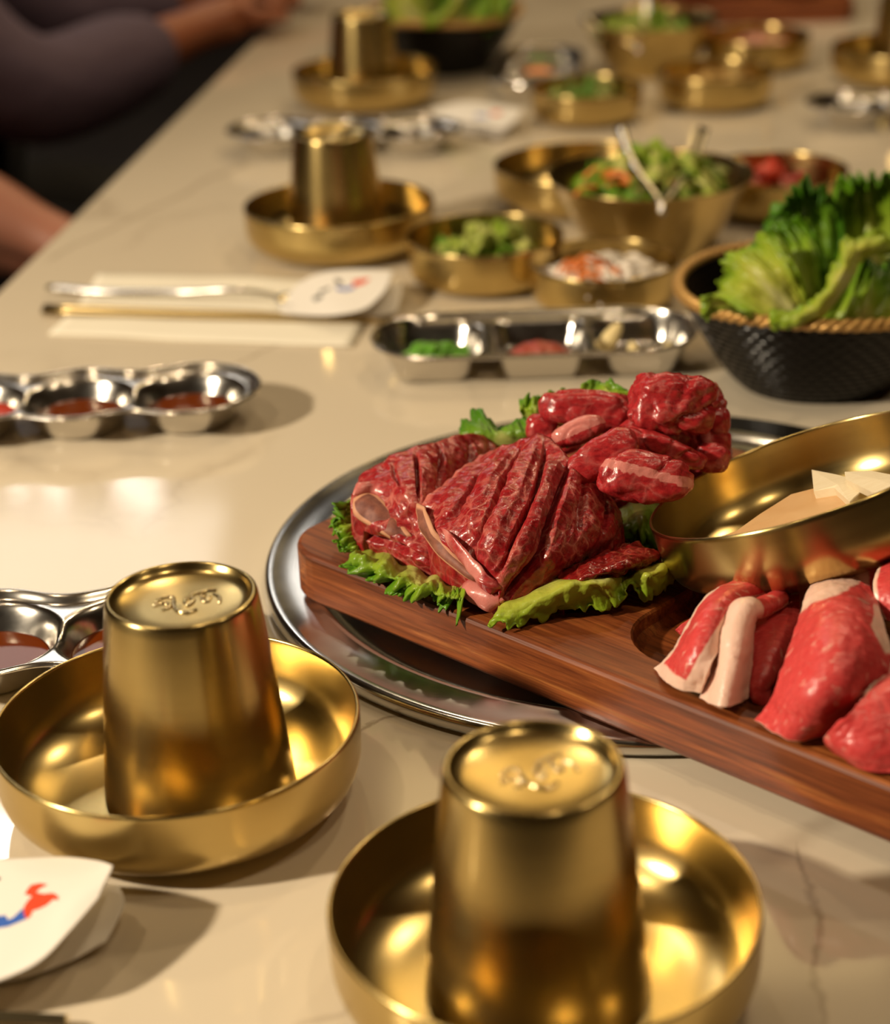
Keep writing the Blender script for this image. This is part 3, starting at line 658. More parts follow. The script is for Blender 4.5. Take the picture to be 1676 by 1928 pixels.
slice_('pork_slice', [[(1660, 1062), (1705, 1035), (1770, 1015)], [(1646, 1108), (1695, 1105), (1770, 1090)], [(1668, 1165), (1705, 1175), (1770, 1180)]], [.074, .072, .062], lambda s, t, p: 0.7 * sstep(0.15, 0.05, t), 'red pork slice at the right edge under the tilted bowl', 0.003, 0.003, 9)
slice_('pork_slice', [[(1380, 1098), (1480, 1095), (1620, 1050)], [(1400, 1115), (1490, 1112), (1640, 1090)]], [[.044, .050, .056], [.040, .044, .050]], lambda s, t, p: 0.2, 'red pork slice hidden under the tilted bowl', 0.003, 0, 10, nu=14)

# mushrooms in the tilted bowl
def on_plane(u, v, off):
    d = ray(u, v); p0 = TBC + tn * off; return CAM + d * ((p0 - CAM).dot(tn) / d.dot(tn))
def slab_piece(name, poly, off, th, mt, label, top_mat=None, group='mushroom slices in the tilted bowl'):
    top = [on_plane(u, v, off) for u, v in poly]; n = len(top)
    ctr = sum(top, Vector()) / n
    V = []; Fc = []
    for lev, (dz, s) in enumerate(((-th, 0.97), (-th * 0.9, 1.0), (-th * 0.1, 1.0), (0, 0.985))):
        for p in top: V.append(ctr + (p - ctr) * s + tn * dz)
    for l in range(3):
        for k in range(n): Fc.append((l * n + k, l * n + (k + 1) % n, (l + 1) * n + (k + 1) % n, (l + 1) * n + k))
    V.append(ctr + tn * 0.0008); V.append(ctr - tn * th)
    for k in range(n): Fc.append((3 * n + k, 3 * n + (k + 1) % n, 4 * n)); Fc.append(((k + 1) % n, k, 4 * n + 1))
    o = mk(name, V, Fc, mt, None, loc=ctr, smooth=False); return tag(o, label, 'mushroom', group)
slab_piece('mushroom_slice', [(1345, 1015), (1385, 1000), (1430, 968), (1490, 930), (1560, 912), (1572, 915), (1602, 940), (1590, 965), (1500, 1000), (1400, 1030)], -0.014, 0.010, M['mushroom_brown'], 'long tan mushroom slice lying at the left in the tilted bowl')
slab_piece('mushroom_slice', [(1528, 884), (1575, 893), (1640, 910), (1610, 935), (1600, 945), (1570, 918), (1532, 925)], -0.010, 0.004, M['mushroom'], 'cream mushroom slice with a pointed tip in the tilted bowl')
slab_piece('mushroom_slice', [(1590, 888), (1640, 886), (1740, 905), (1730, 930), (1640, 925), (1592, 902)], -0.006, 0.004, M['mushroom'], 'cream mushroom slice rearmost in the tilted bowl')

# ------------------------------------------------------------------ lettuce leaves
def leaf(name, grid, mt, label, seed=0, ruf=0.004, freq=9, nu=60, nv=60, thick=0.0008, edges='tlr', group=None, origin=None, jag=0.006, ribdir='v'):
    """rows run base -> outer edge (s); columns across (t). ruffles grow to the free edges"""
    P = patch_pts(grid, nu, nv); N = normals(P); vs = []; at = []
    for i in range(nu + 1):
        for j in range(nv + 1):
            s, t = i / nu, j / nv; p = P[i][j]
            e = s if 't' in edges else 0
            if 'l' in edges: e = max(e, 1 - t * 2.2)
            if 'r' in edges: e = max(e, (t - 0.55) * 2.2)
            if 'b' in edges: e = max(e, 1 - s * 1.6)
            e = min(max(e, 0), 1)
            w = e ** 2.5
            n1 = noise.noise(Vector((t * freq * 1.5, s * 2.2, seed * 3.1))); n2 = noise.noise(Vector((t * freq * 4.2, s * 5.0, seed * 2.3 + 7))); n3 = noise.noise(Vector((t * freq * 9, s * 12, seed + 3)))
            d = ruf * (2.0 * n1 * (0.25 + 0.75 * w) + 1.1 * n2 * w ** 0.7 + 0.45 * n3 * w) + 0.0012 * nz(p, 110, seed)
            q = p + N[i][j] * d
            if s > 0.92 and 't' in edges and i > 0:
                dirv = P[i][j] - P[max(i - 4, 0)][j]
                if dirv.length > 1e-9: q += dirv.normalized() * jag * (s - 0.92) / 0.08 * 0.8 * (nz(p, 150, seed + 2) + 0.7 * nz(p, 420, seed))
            vs.append(q)
            rib = max(0, 1 - abs(t - 0.5) * 9) * (1 - s) * 0.6
            at.append(min(max(0.15 + 0.85 * e ** 1.2 - rib, 0), 1))
    o = mk(name, vs, grid_faces(nu, nv), mt, None, solid=thick, attr={'leaf': at}, loc=origin or P[nu // 2][nv // 2])
    return tag(o, label, 'lettuce', group)
LB = 'lettuce leaves under the meat on the board'
leaf('lettuce_leaf', G([[(945, 1112), (1010, 1098), (1080, 1078), (1130, 1075), (1170, 1078), (1210, 1066), (1250, 1050)], [(938, 1148), (1000, 1128), (1078, 1098), (1140, 1092), (1176, 1086), (1222, 1080), (1268, 1066)], [(918, 1180), (990, 1172), (1085, 1142), (1152, 1140), (1180, 1106), (1222, 1122), (1268, 1098)]],
     [[.040, .042, .044, .044, .042, .044, .044], [.042, .048, .054, .054, .046, .054, .050], [.039, .039, .041, .041, .048, .041, .041]]), M['lettuce_pale'], 'long yellow-green lettuce leaf along the front of the ribs', 1, 0.0025, 5, 40, 120, group=LB, edges='t')
leaf('lettuce_leaf', G([[(690, 1010), (740, 1045), (800, 1080), (850, 1095), (880, 1100)], [(668, 1040), (725, 1075), (790, 1100), (840, 1118), (875, 1125)], [(652, 1062), (700, 1095), (770, 1118), (830, 1135), (872, 1142)]], [.039, .045, .038]), M['lettuce'], 'frilly lettuce leaf at the board\'s left front edge below the rear rib', 2, 0.0060, 7, 36, 160, group=LB, edges='t', jag=0.0025)
leaf('lettuce_leaf', G([[(700, 935), (700, 980), (700, 1010), (690, 1030)], [(665, 940), (660, 975), (660, 1010), (672, 1035)], [(640, 950), (622, 985), (636, 1020), (650, 1045)]], [[.048, .044, .040, .038], [.054, .050, .046, .042], [.058, .050, .044, .040]]), M['lettuce'], 'curly lettuce leaf at the left corner beside the sawn bone', 3, 0.005, 7, 30, 70, group=LB, edges='t', jag=0.007)
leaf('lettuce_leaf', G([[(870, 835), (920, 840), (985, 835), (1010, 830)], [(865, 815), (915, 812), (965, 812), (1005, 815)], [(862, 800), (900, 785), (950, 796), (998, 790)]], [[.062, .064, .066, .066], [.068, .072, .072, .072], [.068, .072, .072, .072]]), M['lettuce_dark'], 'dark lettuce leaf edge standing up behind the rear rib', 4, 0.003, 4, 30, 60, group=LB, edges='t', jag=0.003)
leaf('lettuce_leaf', G([[(985, 785), (1015, 790), (1060, 785)], [(978, 768), (1012, 770), (1062, 768)], [(982, 748), (1014, 742), (1064, 740)]], [.074, .080, .084]), M['lettuce'], 'bright lettuce tip at the left behind the beef heap', 5, 0.004, 3, 30, 50, group=LB, edges='t', jag=0.004)
leaf('lettuce_leaf', G([[(1090, 752), (1140, 755), (1190, 752)], [(1092, 738), (1140, 738), (1186, 740)], [(1098, 724), (1140, 720), (1180, 732)]], [.088, .092, .094]), M['lettuce'], 'small lettuce tip peeking over the beef heap', 6, 0.002, 3, 20, 40, group=LB, edges='t', jag=0.003)
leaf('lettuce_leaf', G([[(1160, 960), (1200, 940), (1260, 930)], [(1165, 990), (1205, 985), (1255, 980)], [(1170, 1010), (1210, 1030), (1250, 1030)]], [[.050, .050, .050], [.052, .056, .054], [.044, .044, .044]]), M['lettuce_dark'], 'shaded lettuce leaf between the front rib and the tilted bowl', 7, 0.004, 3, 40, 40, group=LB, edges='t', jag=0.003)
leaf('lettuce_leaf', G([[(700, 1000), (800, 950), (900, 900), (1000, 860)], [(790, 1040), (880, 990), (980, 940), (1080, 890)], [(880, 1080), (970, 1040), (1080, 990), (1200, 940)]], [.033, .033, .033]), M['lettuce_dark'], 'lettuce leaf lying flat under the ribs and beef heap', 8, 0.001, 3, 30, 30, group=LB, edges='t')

# ------------------------------------------------------------------ woven baskets of lettuce
BC = Vector((0.238, 1.152, 0.0))
def basket(c, label):
    b = empty('lettuce_basket', c); tag(b, label, 'basket', 'black woven baskets with gold rims')
    H0, R0, R1, nr, ns = 0.060, 0.048, 0.086, 14, 44
    V = []; Fc = []; na = ns * 6; nz_ = nr * 6
    for layer, (sgn, off) in enumerate(((1, 0.0), (-1, -0.0028))):
        o = len(V)
        for k in range(nz_ + 1):
            f = k / nz_; r = R0 + (R1 - R0) * (f ** 0.8); z = 0.002 + f * H0
            row = int(min(k / 6, nr - 0.001)); ph = (k / 6) % 1.0
            bulge = math.sin(PI * ph)
            for a in range(na):
                th = 2 * PI * a / na
                wv = math.cos(ns * th / 2 * 2 + PI * row)
                rr = r + off + sgn * (0.0020 * bulge * (0.8 + 0.2 * wv))
                V.append((rr * math.cos(th), rr * math.sin(th), z))
        for k in range(nz_):
            for a in range(na):
                b2 = (a + 1) % na; Fc.append((o + k * na + a, o + k * na + b2, o + (k + 1) * na + b2, o + (k + 1) * na + a))
    mk('woven_wall', V, Fc, M['wicker'], b)
    lathe('base', [(0, 0.0), (0.048, 0.0), (0.0485, 0.002), (0.047, 0.004), (0, 0.004)], M['wicker'], b, 48)
    parts = []
    for q in range(3):
        pts = []
        for i in range(241):
            th = 2 * PI * i / 240; tw = th * 26 + q * 2 * PI / 3
            pts.append(Vector(((R1 + 0.0022 * math.cos(tw)) * math.cos(th), (R1 + 0.0022 * math.cos(tw)) * math.sin(th), H0 + 0.003 + 0.0022 * math.sin(tw) + 0.0015 * math.sin(3 * th + 1))))
        parts.append(tube(pts, 0.0021, 6))
    v, f = join(parts); mk('braided_rim', v, f, M['gold_braid'], b)
    return b
basket(BC, 'black woven basket with gold braided rim, full of lettuce, right of the condiment tray')
def GY(rows, ys):
    out = []
    for row, y in zip(rows, ys):
        yy = y if isinstance(y, (list, tuple)) else [y] * len(row); out.append([Y(u, v, h) for (u, v), h in zip(row, yy)])
    return out
LG = 'lettuce leaves heaped in the near basket'
near_leaves = []
def bl(rows, ys, mt, lb, seed, ruf=0.006, freq=5, **kw):
    near_leaves.append(leaf('lettuce_leaf', GY(rows, ys), mt, lb, seed, ruf, freq, 60, 60, group=LG, origin=BC, jag=0.0025, **kw))
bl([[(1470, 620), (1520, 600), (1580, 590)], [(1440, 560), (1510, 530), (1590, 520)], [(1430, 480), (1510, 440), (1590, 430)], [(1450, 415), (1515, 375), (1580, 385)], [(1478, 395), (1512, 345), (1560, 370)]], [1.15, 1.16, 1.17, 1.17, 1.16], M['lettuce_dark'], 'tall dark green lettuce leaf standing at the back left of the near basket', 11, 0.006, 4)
bl([[(1560, 610), (1640, 590), (1720, 590)], [(1560, 500), (1640, 490), (1730, 490)], [(1565, 430), (1640, 420), (1730, 410)], [(1575, 370), (1630, 350), (1720, 350)], [(1590, 350), (1628, 328), (1700, 335)]], [1.15, 1.17, 1.18, 1.18, 1.17], M['lettuce'], 'tallest green lettuce leaf at the back right of the near basket', 12, 0.007, 5)
bl([[(1520, 640), (1540, 620), (1580, 610)], [(1470, 600), (1510, 560), (1560, 540)], [(1440, 540), (1490, 500), (1550, 470)], [(1420, 500), (1470, 455), (1530, 430)], [(1400, 475), (1445, 430), (1505, 405)]], [1.12, 1.115, 1.125, 1.135, 1.14], M['lettuce'], 'frilly green lettuce leaf in the middle of the near basket', 13, 0.006, 6)
bl([[(1480, 628), (1510, 610), (1530, 590)], [(1430, 602), (1470, 565), (1515, 540)], [(1380, 580), (1430, 525), (1495, 495)], [(1345, 570), (1395, 500), (1460, 455)], [(1322, 575), (1368, 490), (1430, 440)]], [1.085, 1.085, 1.09, 1.105, 1.115], M['lettuce_pale'], 'pale cupped lettuce leaf spilling over the near basket\'s left rim', 14, 0.006, 5)
bl([[(1420, 600), (1400, 590), (1385, 575)], [(1370, 585), (1358, 575), (1350, 560)], [(1345, 590), (1335, 575), (1335, 555)], [(1328, 605), (1322, 590), (1322, 560)]], [1.08, 1.072, 1.068, 1.066], M['lettuce_pale'], 'pale lettuce tip hanging over the near basket\'s left rim', 15, 0.003, 3)
bl([[(1500, 640), (1580, 640), (1660, 640), (1740, 630)], [(1520, 605), (1590, 600), (1660, 600), (1740, 585)], [(1560, 560), (1610, 550), (1670, 545), (1740, 530)], [(1590, 500), (1630, 490), (1680, 490), (1740, 480)]], [1.085, 1.08, 1.09, 1.11], M['lettuce'], 'broad green lettuce leaf at the front right of the near basket', 16, 0.005, 5)
bl([[(1455, 622), (1545, 596), (1596, 540), (1625, 490), (1700, 470)], [(1450, 612), (1535, 580), (1582, 520), (1612, 470), (1700, 450)], [(1452, 600), (1520, 565), (1562, 508), (1600, 455), (1690, 432)]], [[1.07, 1.068, 1.075, 1.09, 1.10], [1.065, 1.06, 1.068, 1.085, 1.10], [1.07, 1.07, 1.08, 1.10, 1.115]], M['lettuce_pale'], 'lettuce leaf showing a thick pale rib slanting across the near basket', 17, 0.004, 6)
bl([[(1640, 650), (1700, 640), (1760, 620)], [(1650, 600), (1720, 590), (1800, 560)], [(1680, 540), (1750, 520), (1830, 490)], [(1720, 500), (1790, 470), (1850, 450)]], [1.10, 1.09, 1.09, 1.11], M['lettuce'], 'lettuce leaf at the right rim of the near basket, at the picture edge', 18, 0.006, 5)
FC = Vector((0.020, 2.19, 0.0))
fb = basket(FC, 'black woven basket with gold braided rim, far back beside an upturned cup')
for k, o in enumerate(near_leaves):
    if k in (4,): continue
    c = o.copy(); COL.objects.link(c); c.location = FC; c.rotation_euler = (0, 0, 0.0 if k in (3, 2, 5, 7) else 0.25)
    c['group'] = 'lettuce leaves heaped in the far basket'
    c['label'] = ('dark lettuce leaf at the back left of the far basket', 'tall green lettuce leaf at the back right of the far basket', 'frilly lettuce leaf in the middle of the far basket', 'pale lettuce leaf at the left rim of the far basket', '', 'broad lettuce leaf at the front right of the far basket', 'lettuce leaf with a pale rib across the far basket', 'lettuce leaf at the right rim of the far basket')[k]

# ------------------------------------------------------------------ stainless trays
def tray_mesh(name, half_len, hw, comps, H, rim_drop, parent, wall, floor_z=0.0012, nu=220, nv=84, shape='round'):
    """pressed steel tray; hw(x) half width, comps = compartments"""
    V = []; 
    for i in range(nu + 1):
        a = i / nu; x = -half_len * math.cos(PI * a); h = hw(x)
        for j in range(nv + 1):
            v = -math.cos(PI * j / nv); y = v * h
            d = min((1 - abs(v)) * h, (half_len - abs(x)))
            # true-ish distance to the outline
            z = H - rim_drop * sstep(0.0018, 0.0075, d)
            if d < 0.0018: z = H - 0.0012 * (1 - sstep(0, 0.0018, d))
            fm = 0
            for c in comps:
                if shape == 'round':
                    dd = math.hypot(x - c[0], y - c[1]); f = sstep(c[2], c[3], dd)
                    fm = max(fm, f); continue
                else:
                    qx = max(abs(x - c[0]) - (c[2] - c[4]), 0); qy = max(abs(y - c[1]) - (c[3] - c[4]), 0); dd = math.hypot(qx, qy) - c[4]
                    f = sstep(0.0, -wall, dd)
                    if abs(x - c[0]) > c[2] or abs(y - c[1]) > c[3]: f = 0
                z += (floor_z - (H - rim_drop)) * f if z <= H else 0
            if shape == 'round': z += (floor_z - (H - rim_drop)) * fm
            V.append(Vector((x, y, z)))
    o = mk(name, V, grid_faces(nu, nv), M['steel'], parent, solid=0.0008, merge=False)
    return o
def wavy_hw(x, sp=0.068, r=0.045, r2=0.043):
    h = 0.0
    best = 0
    for c in (-sp, 0, sp):
        d = abs(x - c)
        if d < r: best = max(best, math.sqrt(r * r - d * d))
    # smooth the waist
    if abs(x) < sp: best = max(best, 0.0355) 
    return max(best, 0.0)
def smooth_hw(x, sp=0.068, r=0.045):
    acc = 0; n = 0
    if abs(x) > sp: return math.sqrt(max(r * r - (abs(x) - sp) ** 2, 0))
    return 0.0405 + 0.0045 * math.cos(2 * PI * x / sp)
wt = None
def wavy_tray(x, y, rz, label, sauces, group='three-cup steel sauce trays'):
    global wt
    t = empty('sauce_tray', (x, y, 0), rz); tag(t, label, 'tray', group)
    if wt is None: wt = tray_mesh('pressed_tray', 0.113, smooth_hw, [(-0.068, 0, 0.0365, 0.0240), (0, 0, 0.0365, 0.0240), (0.068, 0, 0.0365, 0.0240)], 0.0225, 0.004, t, 0.01).data
    else:
        o = bpy.data.objects.new('pressed_tray', wt); COL.objects.link(o); o.parent = t; m_ = o.modifiers.new('solid', 'SOLIDIFY'); m_.thickness = 0.0008; m_.offset = 0
    for k, mt, r, zl, lb in sauces:
        c = Vector((x, y, 0)) + Matrix.Rotation(rz, 3, 'Z') @ Vector(((-0.068, 0, 0.068)[k], 0, 0))
        o = lathe('dipping_sauce', [(0, 0.002), (r - 0.006, 0.002), (r, zl - 0.0004), (r + 0.0005, zl), (r - 0.001, zl), (0, zl - 0.0003)], M[mt], None, 40, (c.x, c.y, 0))
        tag(o, lb, 'sauce', 'sauces in the steel trays')
    return t
wavy_tray(-0.224, 1.117, 0.03, 'scalloped steel sauce tray at the left edge, in front of the napkin', [(2, 'soy', 0.0285, 0.0072, 'soy sauce in the right cup of the tray before the napkin'), (1, 'soy', 0.0285, 0.0072, 'soy sauce in the middle cup of the tray before the napkin'), (0, 'chili_sauce', 0.0293, 0.009, 'red sauce in the left cup of the tray before the napkin')])
wavy_tray(-0.217, 0.800, 0.02, 'scalloped steel sauce tray behind the left upturned cup', [(2, 'soy', 0.0290, 0.0085, 'dark soy sauce right beside the left upturned cup'), (1, 'soy', 0.0285, 0.0072, 'amber sauce at the left edge in the nearest steel tray')])
wavy_tray(-0.082, 1.815, -0.15, 'scalloped steel sauce tray behind the second upturned cup', [(2, 'soy', 0.0285, 0.0072, 'soy sauce in the far scalloped tray')])
wavy_tray(0.475, 1.835, -0.1, 'scalloped steel sauce tray at the right edge in front of the far right cup', [])
wavy_tray(0.66, 2.37, 0.1, 'scalloped steel sauce tray in the far top right corner', [])

def stad_hw(x, hl=0.107, r=0.047):
    d = abs(x) - (hl - r)
    return r if d <= 0 else math.sqrt(max(r * r - d * d, 0))
ct = None
def condiment_tray(x, y, rz, label):
    global ct
    t = empty('condiment_tray', (x, y, 0), rz); tag(t, label, 'tray', 'three-part steel condiment trays')
    comps = [(-0.066, 0, 0.033, 0.038, 0.020), (0.0035, 0, 0.031, 0.038, 0.012), (0.069, 0, 0.031, 0.038, 0.020)]
    if ct is None: ct = tray_mesh('pressed_tray', 0.107, stad_hw, comps, 0.0235, 0.0045, t, 0.011, shape='rect').data
    else:
        o = bpy.data.objects.new('pressed_tray', ct); COL.objects.link(o); o.parent = t; m_ = o.modifiers.new('solid', 'SOLIDIFY'); m_.thickness = 0.0008; m_.offset = 0
    return t
condiment_tray(0.0625, 1.196, -0.02, 'oval steel tray with three sections of chilli, paste and garlic, left of the lettuce basket')
condiment_tray(0.118, 2.075, 1.45, 'oval steel tray right of the far lettuce basket')
rnd = random.Random(4)
def heap(name, c, n, mk_one, mt, label, cat, group=None):
    parts = [mk_one(i) for i in range(n)]; v, f = join(parts)
    o = mk(name, v, f, mt, None, loc=c); return tag(o, label, cat, group, 'stuff')
def ringslice(c, r, h, rot):
    m3 = rot.to_matrix(); vs = []; fs = []; n = 10
    for k in range(n):
        a = 2 * PI * k / n; ca, sa = math.cos(a), math.sin(a)
        for rr, zz in ((r, -h), (r, h), (r * 0.6, h), (r * 0.6, -h)): vs.append(Vector(c) + m3 @ Vector((rr * ca, rr * sa, zz)))
    for k in range(n):
        l = (k + 1) % n
        for q in range(4): fs.append((k * 4 + q, l * 4 + q, l * 4 + (q + 1) % 4, k * 4 + (q + 1) % 4))
    return vs, fs
from mathutils import Euler
def chilli_heap(cx, cy, label, n=46):
    def one(i):
        a = rnd.uniform(0, 2 * PI); r = 0.0195 * math.sqrt(rnd.random())
        return ringslice((cx + r * math.cos(a) * 1.05, cy + r * math.sin(a), 0.0055 + rnd.random() * 0.0125 * (1 - r / 0.03)), rnd.uniform(0.0045, 0.0065), 0.0014, Euler((rnd.uniform(-.7, .7), rnd.uniform(-.7, .7), 0)))
    return heap('sliced_chilli', Vector((cx, cy, 0)), n, one, M['chili_green'], label, 'chilli')
chilli_heap(-0.004, 1.193, 'heap of sliced green chilli in the left part of the near oval tray', 95)
chilli_heap(0.126, 2.141, 'heap of sliced green chilli in the far oval tray', 30)
def lump_disc(name, c, r, h, mt, label, cat, seed, amp=0.25):
    V = []; Fc = []; nr, na = 12, 40
    for i in range(nr + 1):
        f = i / nr
        for a in range(na):
            th = 2 * PI * a / na; p = Vector((c[0] + r * f * math.cos(th), c[1] + r * f * math.sin(th), 0))
            V.append(Vector((p.x, p.y, c[2] + h * (1 - f ** 2.5) * (1 + amp * nz(p, 160, seed)))))
    for i in range(nr):
        for a in range(na): b2 = (a + 1) % na; Fc.append((i * na + a, i * na + b2, (i + 1) * na + b2, (i + 1) * na + a))
    o = len(V)
    for a in range(na): th = 2 * PI * a / na; V.append(Vector((c[0] + r * 0.8 * math.cos(th), c[1] + r * 0.8 * math.sin(th), 0.0022 + c[2] - 0.004)))
    for a in range(na): b2 = (a + 1) % na; Fc.append((nr * na + a, nr * na + b2, o + b2, o + a))
    ob = mk(name, V, Fc, mt, None, loc=Vector((c[0], c[1], 0)), merge=True); return tag(ob, label, cat)
lump_disc('chilli_paste', (0.066, 1.192, 0.0062), 0.0235, 0.009, M['paste'], 'mound of dark red chilli paste in the middle of the near oval tray', 'paste', 3)
lump_disc('chilli_paste', (0.1184, 2.078, 0.0062), 0.0235, 0.012, M['carrot'], 'orange mound in the far oval tray', 'paste', 5)
def clove(x, y, z, s, rz, label):
    V = []; Fc = []; nr, na = 14, 20
    for i in range(nr + 1):
        f = i / nr; th = PI * f; r = math.sin(th) ** 0.8 * (0.55 + 0.45 * (1 - f)) ; 
        for a in range(na):
            ph = 2 * PI * a / na; V.append(Vector((s * 1.0 * -math.cos(th), s * 0.62 * r * math.cos(ph), s * 0.62 * r * math.sin(ph) * (1 if math.sin(ph) > 0 else 0.7))))
    for i in range(nr):
        for a in range(na): b2 = (a + 1) % na; Fc.append((i * na + a, i * na + b2, (i + 1) * na + b2, (i + 1) * na + a))
    o = mk('garlic_clove', V, Fc, M['garlic'], None, merge=True); o.location = (x, y, z); o.rotation_euler = (0.3, -0.9, rz); return tag(o, label, 'garlic', 'garlic cloves in the oval tray')
clove(0.1135, 1.203, 0.0135, 0.0125, 0.4, 'plump yellow garlic clove standing in the right part of the oval tray')
clove(0.127, 1.184, 0.0092, 0.009, 1.7, 'small garlic clove lying flat in the right part of the oval tray, left one')
clove(0.147, 1.182, 0.0092, 0.009, 0.6, 'small garlic clove lying in the right end of the oval tray')

# ------------------------------------------------------------------ side dishes
def bowl_food_pts(rnd, cx, cy, r, z0, h):
    a = rnd.uniform(0, 2 * PI); q = math.sqrt(rnd.random()); return Vector((cx + r * q * math.cos(a), cy + r * q * math.sin(a), z0 + h * (1 - q * q) * rnd.random()))
def crinkle(c, s, rot, seed, n=8):
    m3 = rot.to_matrix(); V = []
    for i in range(n + 1):
        for j in range(n + 1):
            x, y = i / n - 0.5, j / n - 0.5; k = 1 - 0.5 * (abs(x) + abs(y)) ** 2
            z = 0.28 * math.sin(9 * x + seed) * math.cos(7 * y + seed * 2) - 0.9 * (x * x + y * y) + 0.2 * noise.noise(Vector((x * 4, y * 4, seed)))
            V.append(Vector(c) + m3 @ Vector((x * k * s * 1.3, y * k * s, z * s)))
    return V, grid_faces(n, n)
def leafy(name, cx, cy, r, z0, h, n, size, mt, label, cat, seed):
    rd = random.Random(seed); parts = []; at = []
    for i in range(n):
        p = bowl_food_pts(rd, cx, cy, r, z0, h); q = crinkle(p, size * rd.uniform(0.6, 1.2), Euler((rd.uniform(-1, 1), rd.uniform(-1, 1), rd.uniform(0, 6))), rd.uniform(0, 9))
        b = rd.random(); at += [min(1, max(0, b + rd.uniform(-.1, .1))) for _ in q[0]]; parts.append(q)
    v, f = join(parts); o = mk(name, v, f, mt, None, loc=Vector((cx, cy, 0)), solid=0.0006, attr={'leaf': at}); return tag(o, label, cat, None, 'stuff')
def shreds(name, cx, cy, r, z0, h, n, ln, rad, mt, label, cat, seed):
    rd = random.Random(seed); parts = []
    for i in range(n):
        p = bowl_food_pts(rd, cx, cy, r, z0, h); a = rd.uniform(0, 2 * PI); l = ln * rd.uniform(0.6, 1.2) / 2; d = Vector((math.cos(a), math.sin(a), rd.uniform(-.2, .2))) * l
        s = Vector((-d.y, d.x, 0)) * rd.uniform(-.5, .5) + Vector((0, 0, rd.uniform(0, .25) * ln))
        parts.append(tube([p - d, p + s, p + d], rad * rd.uniform(0.7, 1.2), 5, 5))
    v, f = join(parts); o = mk(name, v, f, mt, None, loc=Vector((cx, cy, 0))); return tag(o, label, cat, None, 'stuff')
S = 'small brass side-dish bowls'
bowl('small', 0.0375, 1.385, 0, 'small brass bowl of green vegetables, right of the second upturned cup', 1.06, S)
leafy('green_vegetables', 0.0375, 1.385, 0.036, 0.016, 0.034, 34, 0.021, M['lettuce'], 'chopped bright green vegetables heaped in the small brass bowl', 'vegetable', 21)
bowl('small', 0.120, 1.320, 0, 'small brass bowl of shredded radish and carrot, behind the oval condiment tray', 0.97, S)
shreds('shredded_radish', 0.120, 1.318, 0.040, 0.017, 0.013, 260, 0.028, 0.0016, M['radish'], 'white shredded radish in the bowl behind the condiment tray', 'vegetable', 31)
shreds('shredded_carrot', 0.104, 1.310, 0.026, 0.024, 0.009, 20, 0.026, 0.0014, M['carrot'], 'orange shredded carrot on the radish', 'vegetable', 32)
bowl('wide', 0.125, 1.590, 0, 'wide brass bowl half hidden behind the salad bowl with tongs', 0.97, S)
bowl('deep', 0.168, 1.452, 0, 'deep flared brass salad bowl holding tongs, in the middle of the table', 1.0, 'deep brass salad bowls')
leafy('mixed_salad', 0.168, 1.455, 0.050, 0.048, 0.028, 95, 0.030, M['lettuce'], 'mixed green salad in the bowl with tongs', 'salad', 41)
leafy('dark_salad_leaves', 0.190, 1.455, 0.030, 0.046, 0.022, 16, 0.028, M['lettuce_dark'], 'darker leaves at the right of the salad', 'salad', 42)
shreds('shredded_carrot', 0.150, 1.425, 0.042, 0.060, 0.007, 9, 0.022, 0.0015, M['carrot'], 'carrot shreds at the front of the salad with tongs', 'vegetable', 43)
bowl('small', 0.282, 1.545, 0, 'small brass bowl of red kimchi behind the near lettuce basket', 1.05, S)
leafy('kimchi', 0.275, 1.545, 0.040, 0.018, 0.020, 30, 0.022, M['kimchi'], 'red kimchi in the bowl behind the lettuce', 'kimchi', 51)
bowl('small', 0.156, 1.905, 0, 'small brass bowl of green onion, far back in the middle', 1.0, S)
leafy('green_onion', 0.156, 1.905, 0.038, 0.018, 0.020, 40, 0.016, M['lettuce_dark'], 'chopped green onion in the far small bowl', 'vegetable', 61)
bowl('small', 0.290, 1.950, 0, 'small brass bowl of tan side dish, far back right', 1.05, S)
leafy('tan_side_dish', 0.290, 1.950, 0.040, 0.018, 0.014, 40, 0.014, M['tan_food'], 'tan side dish in the far right small bowl', 'food', 71)
bowl('small', 0.362, 2.130, 0, 'small brass bowl of pink side dish, behind the tan one', 1.05, S)
leafy('pink_side_dish', 0.362, 2.130, 0.040, 0.018, 0.014, 36, 0.018, M['pink_food'], 'pink side dish in the small bowl at far back right', 'food', 72)
bowl('deep', 0.245, 2.130, 0, 'deep flared brass salad bowl far back', 0.95, 'deep brass salad bowls')
leafy('mixed_salad', 0.245, 2.130, 0.044, 0.042, 0.028, 60, 0.028, M['lettuce'], 'mixed green salad in the far deep bowl', 'salad', 73)
# tongs
def tongs(root, hinge, tips, label):
    t = empty('salad_tongs', root); tag(t, label, 'tongs', 'steel salad tongs')
    for tip in tips:
        mid = hinge.lerp(tip, 0.5) + (tip - (tips[0] + tips[1]) / 2) * 0.15
        P = [cr([hinge, mid, tip], i / 16) for i in range(17)]; V = []; Fc = []
        side = (tip - hinge).cross(Vector((0, 1, 0.3))).normalized(); nn = (tip - hinge).cross(side).normalized()
        for i, p in enumerate(P):
            f = i / 16; w = 0.0024 + 0.0016 * f
            for a, b in ((-1, 0.0012), (-0.5, -0.0008), (0.5, -0.0008), (1, 0.0012)): V.append(p + nn * a * w + side * b - root)
        for i in range(16):
            for k in range(3): Fc.append((i * 4 + k, i * 4 + k + 1, i * 4 + 5 + k, i * 4 + 4 + k))
        mk('arm', V, Fc, M['steel'], t, solid=0.0012)
    d = (tips[0] + tips[1]) / 2 - hinge; v, f = tube([hinge - d * 0.10 - root, hinge - d * 0.02 - root, hinge + d * 0.06 - root], [0.003, 0.004, 0.003], 10, 8); mk('hinge_spring', v, f, M['steel'], t)
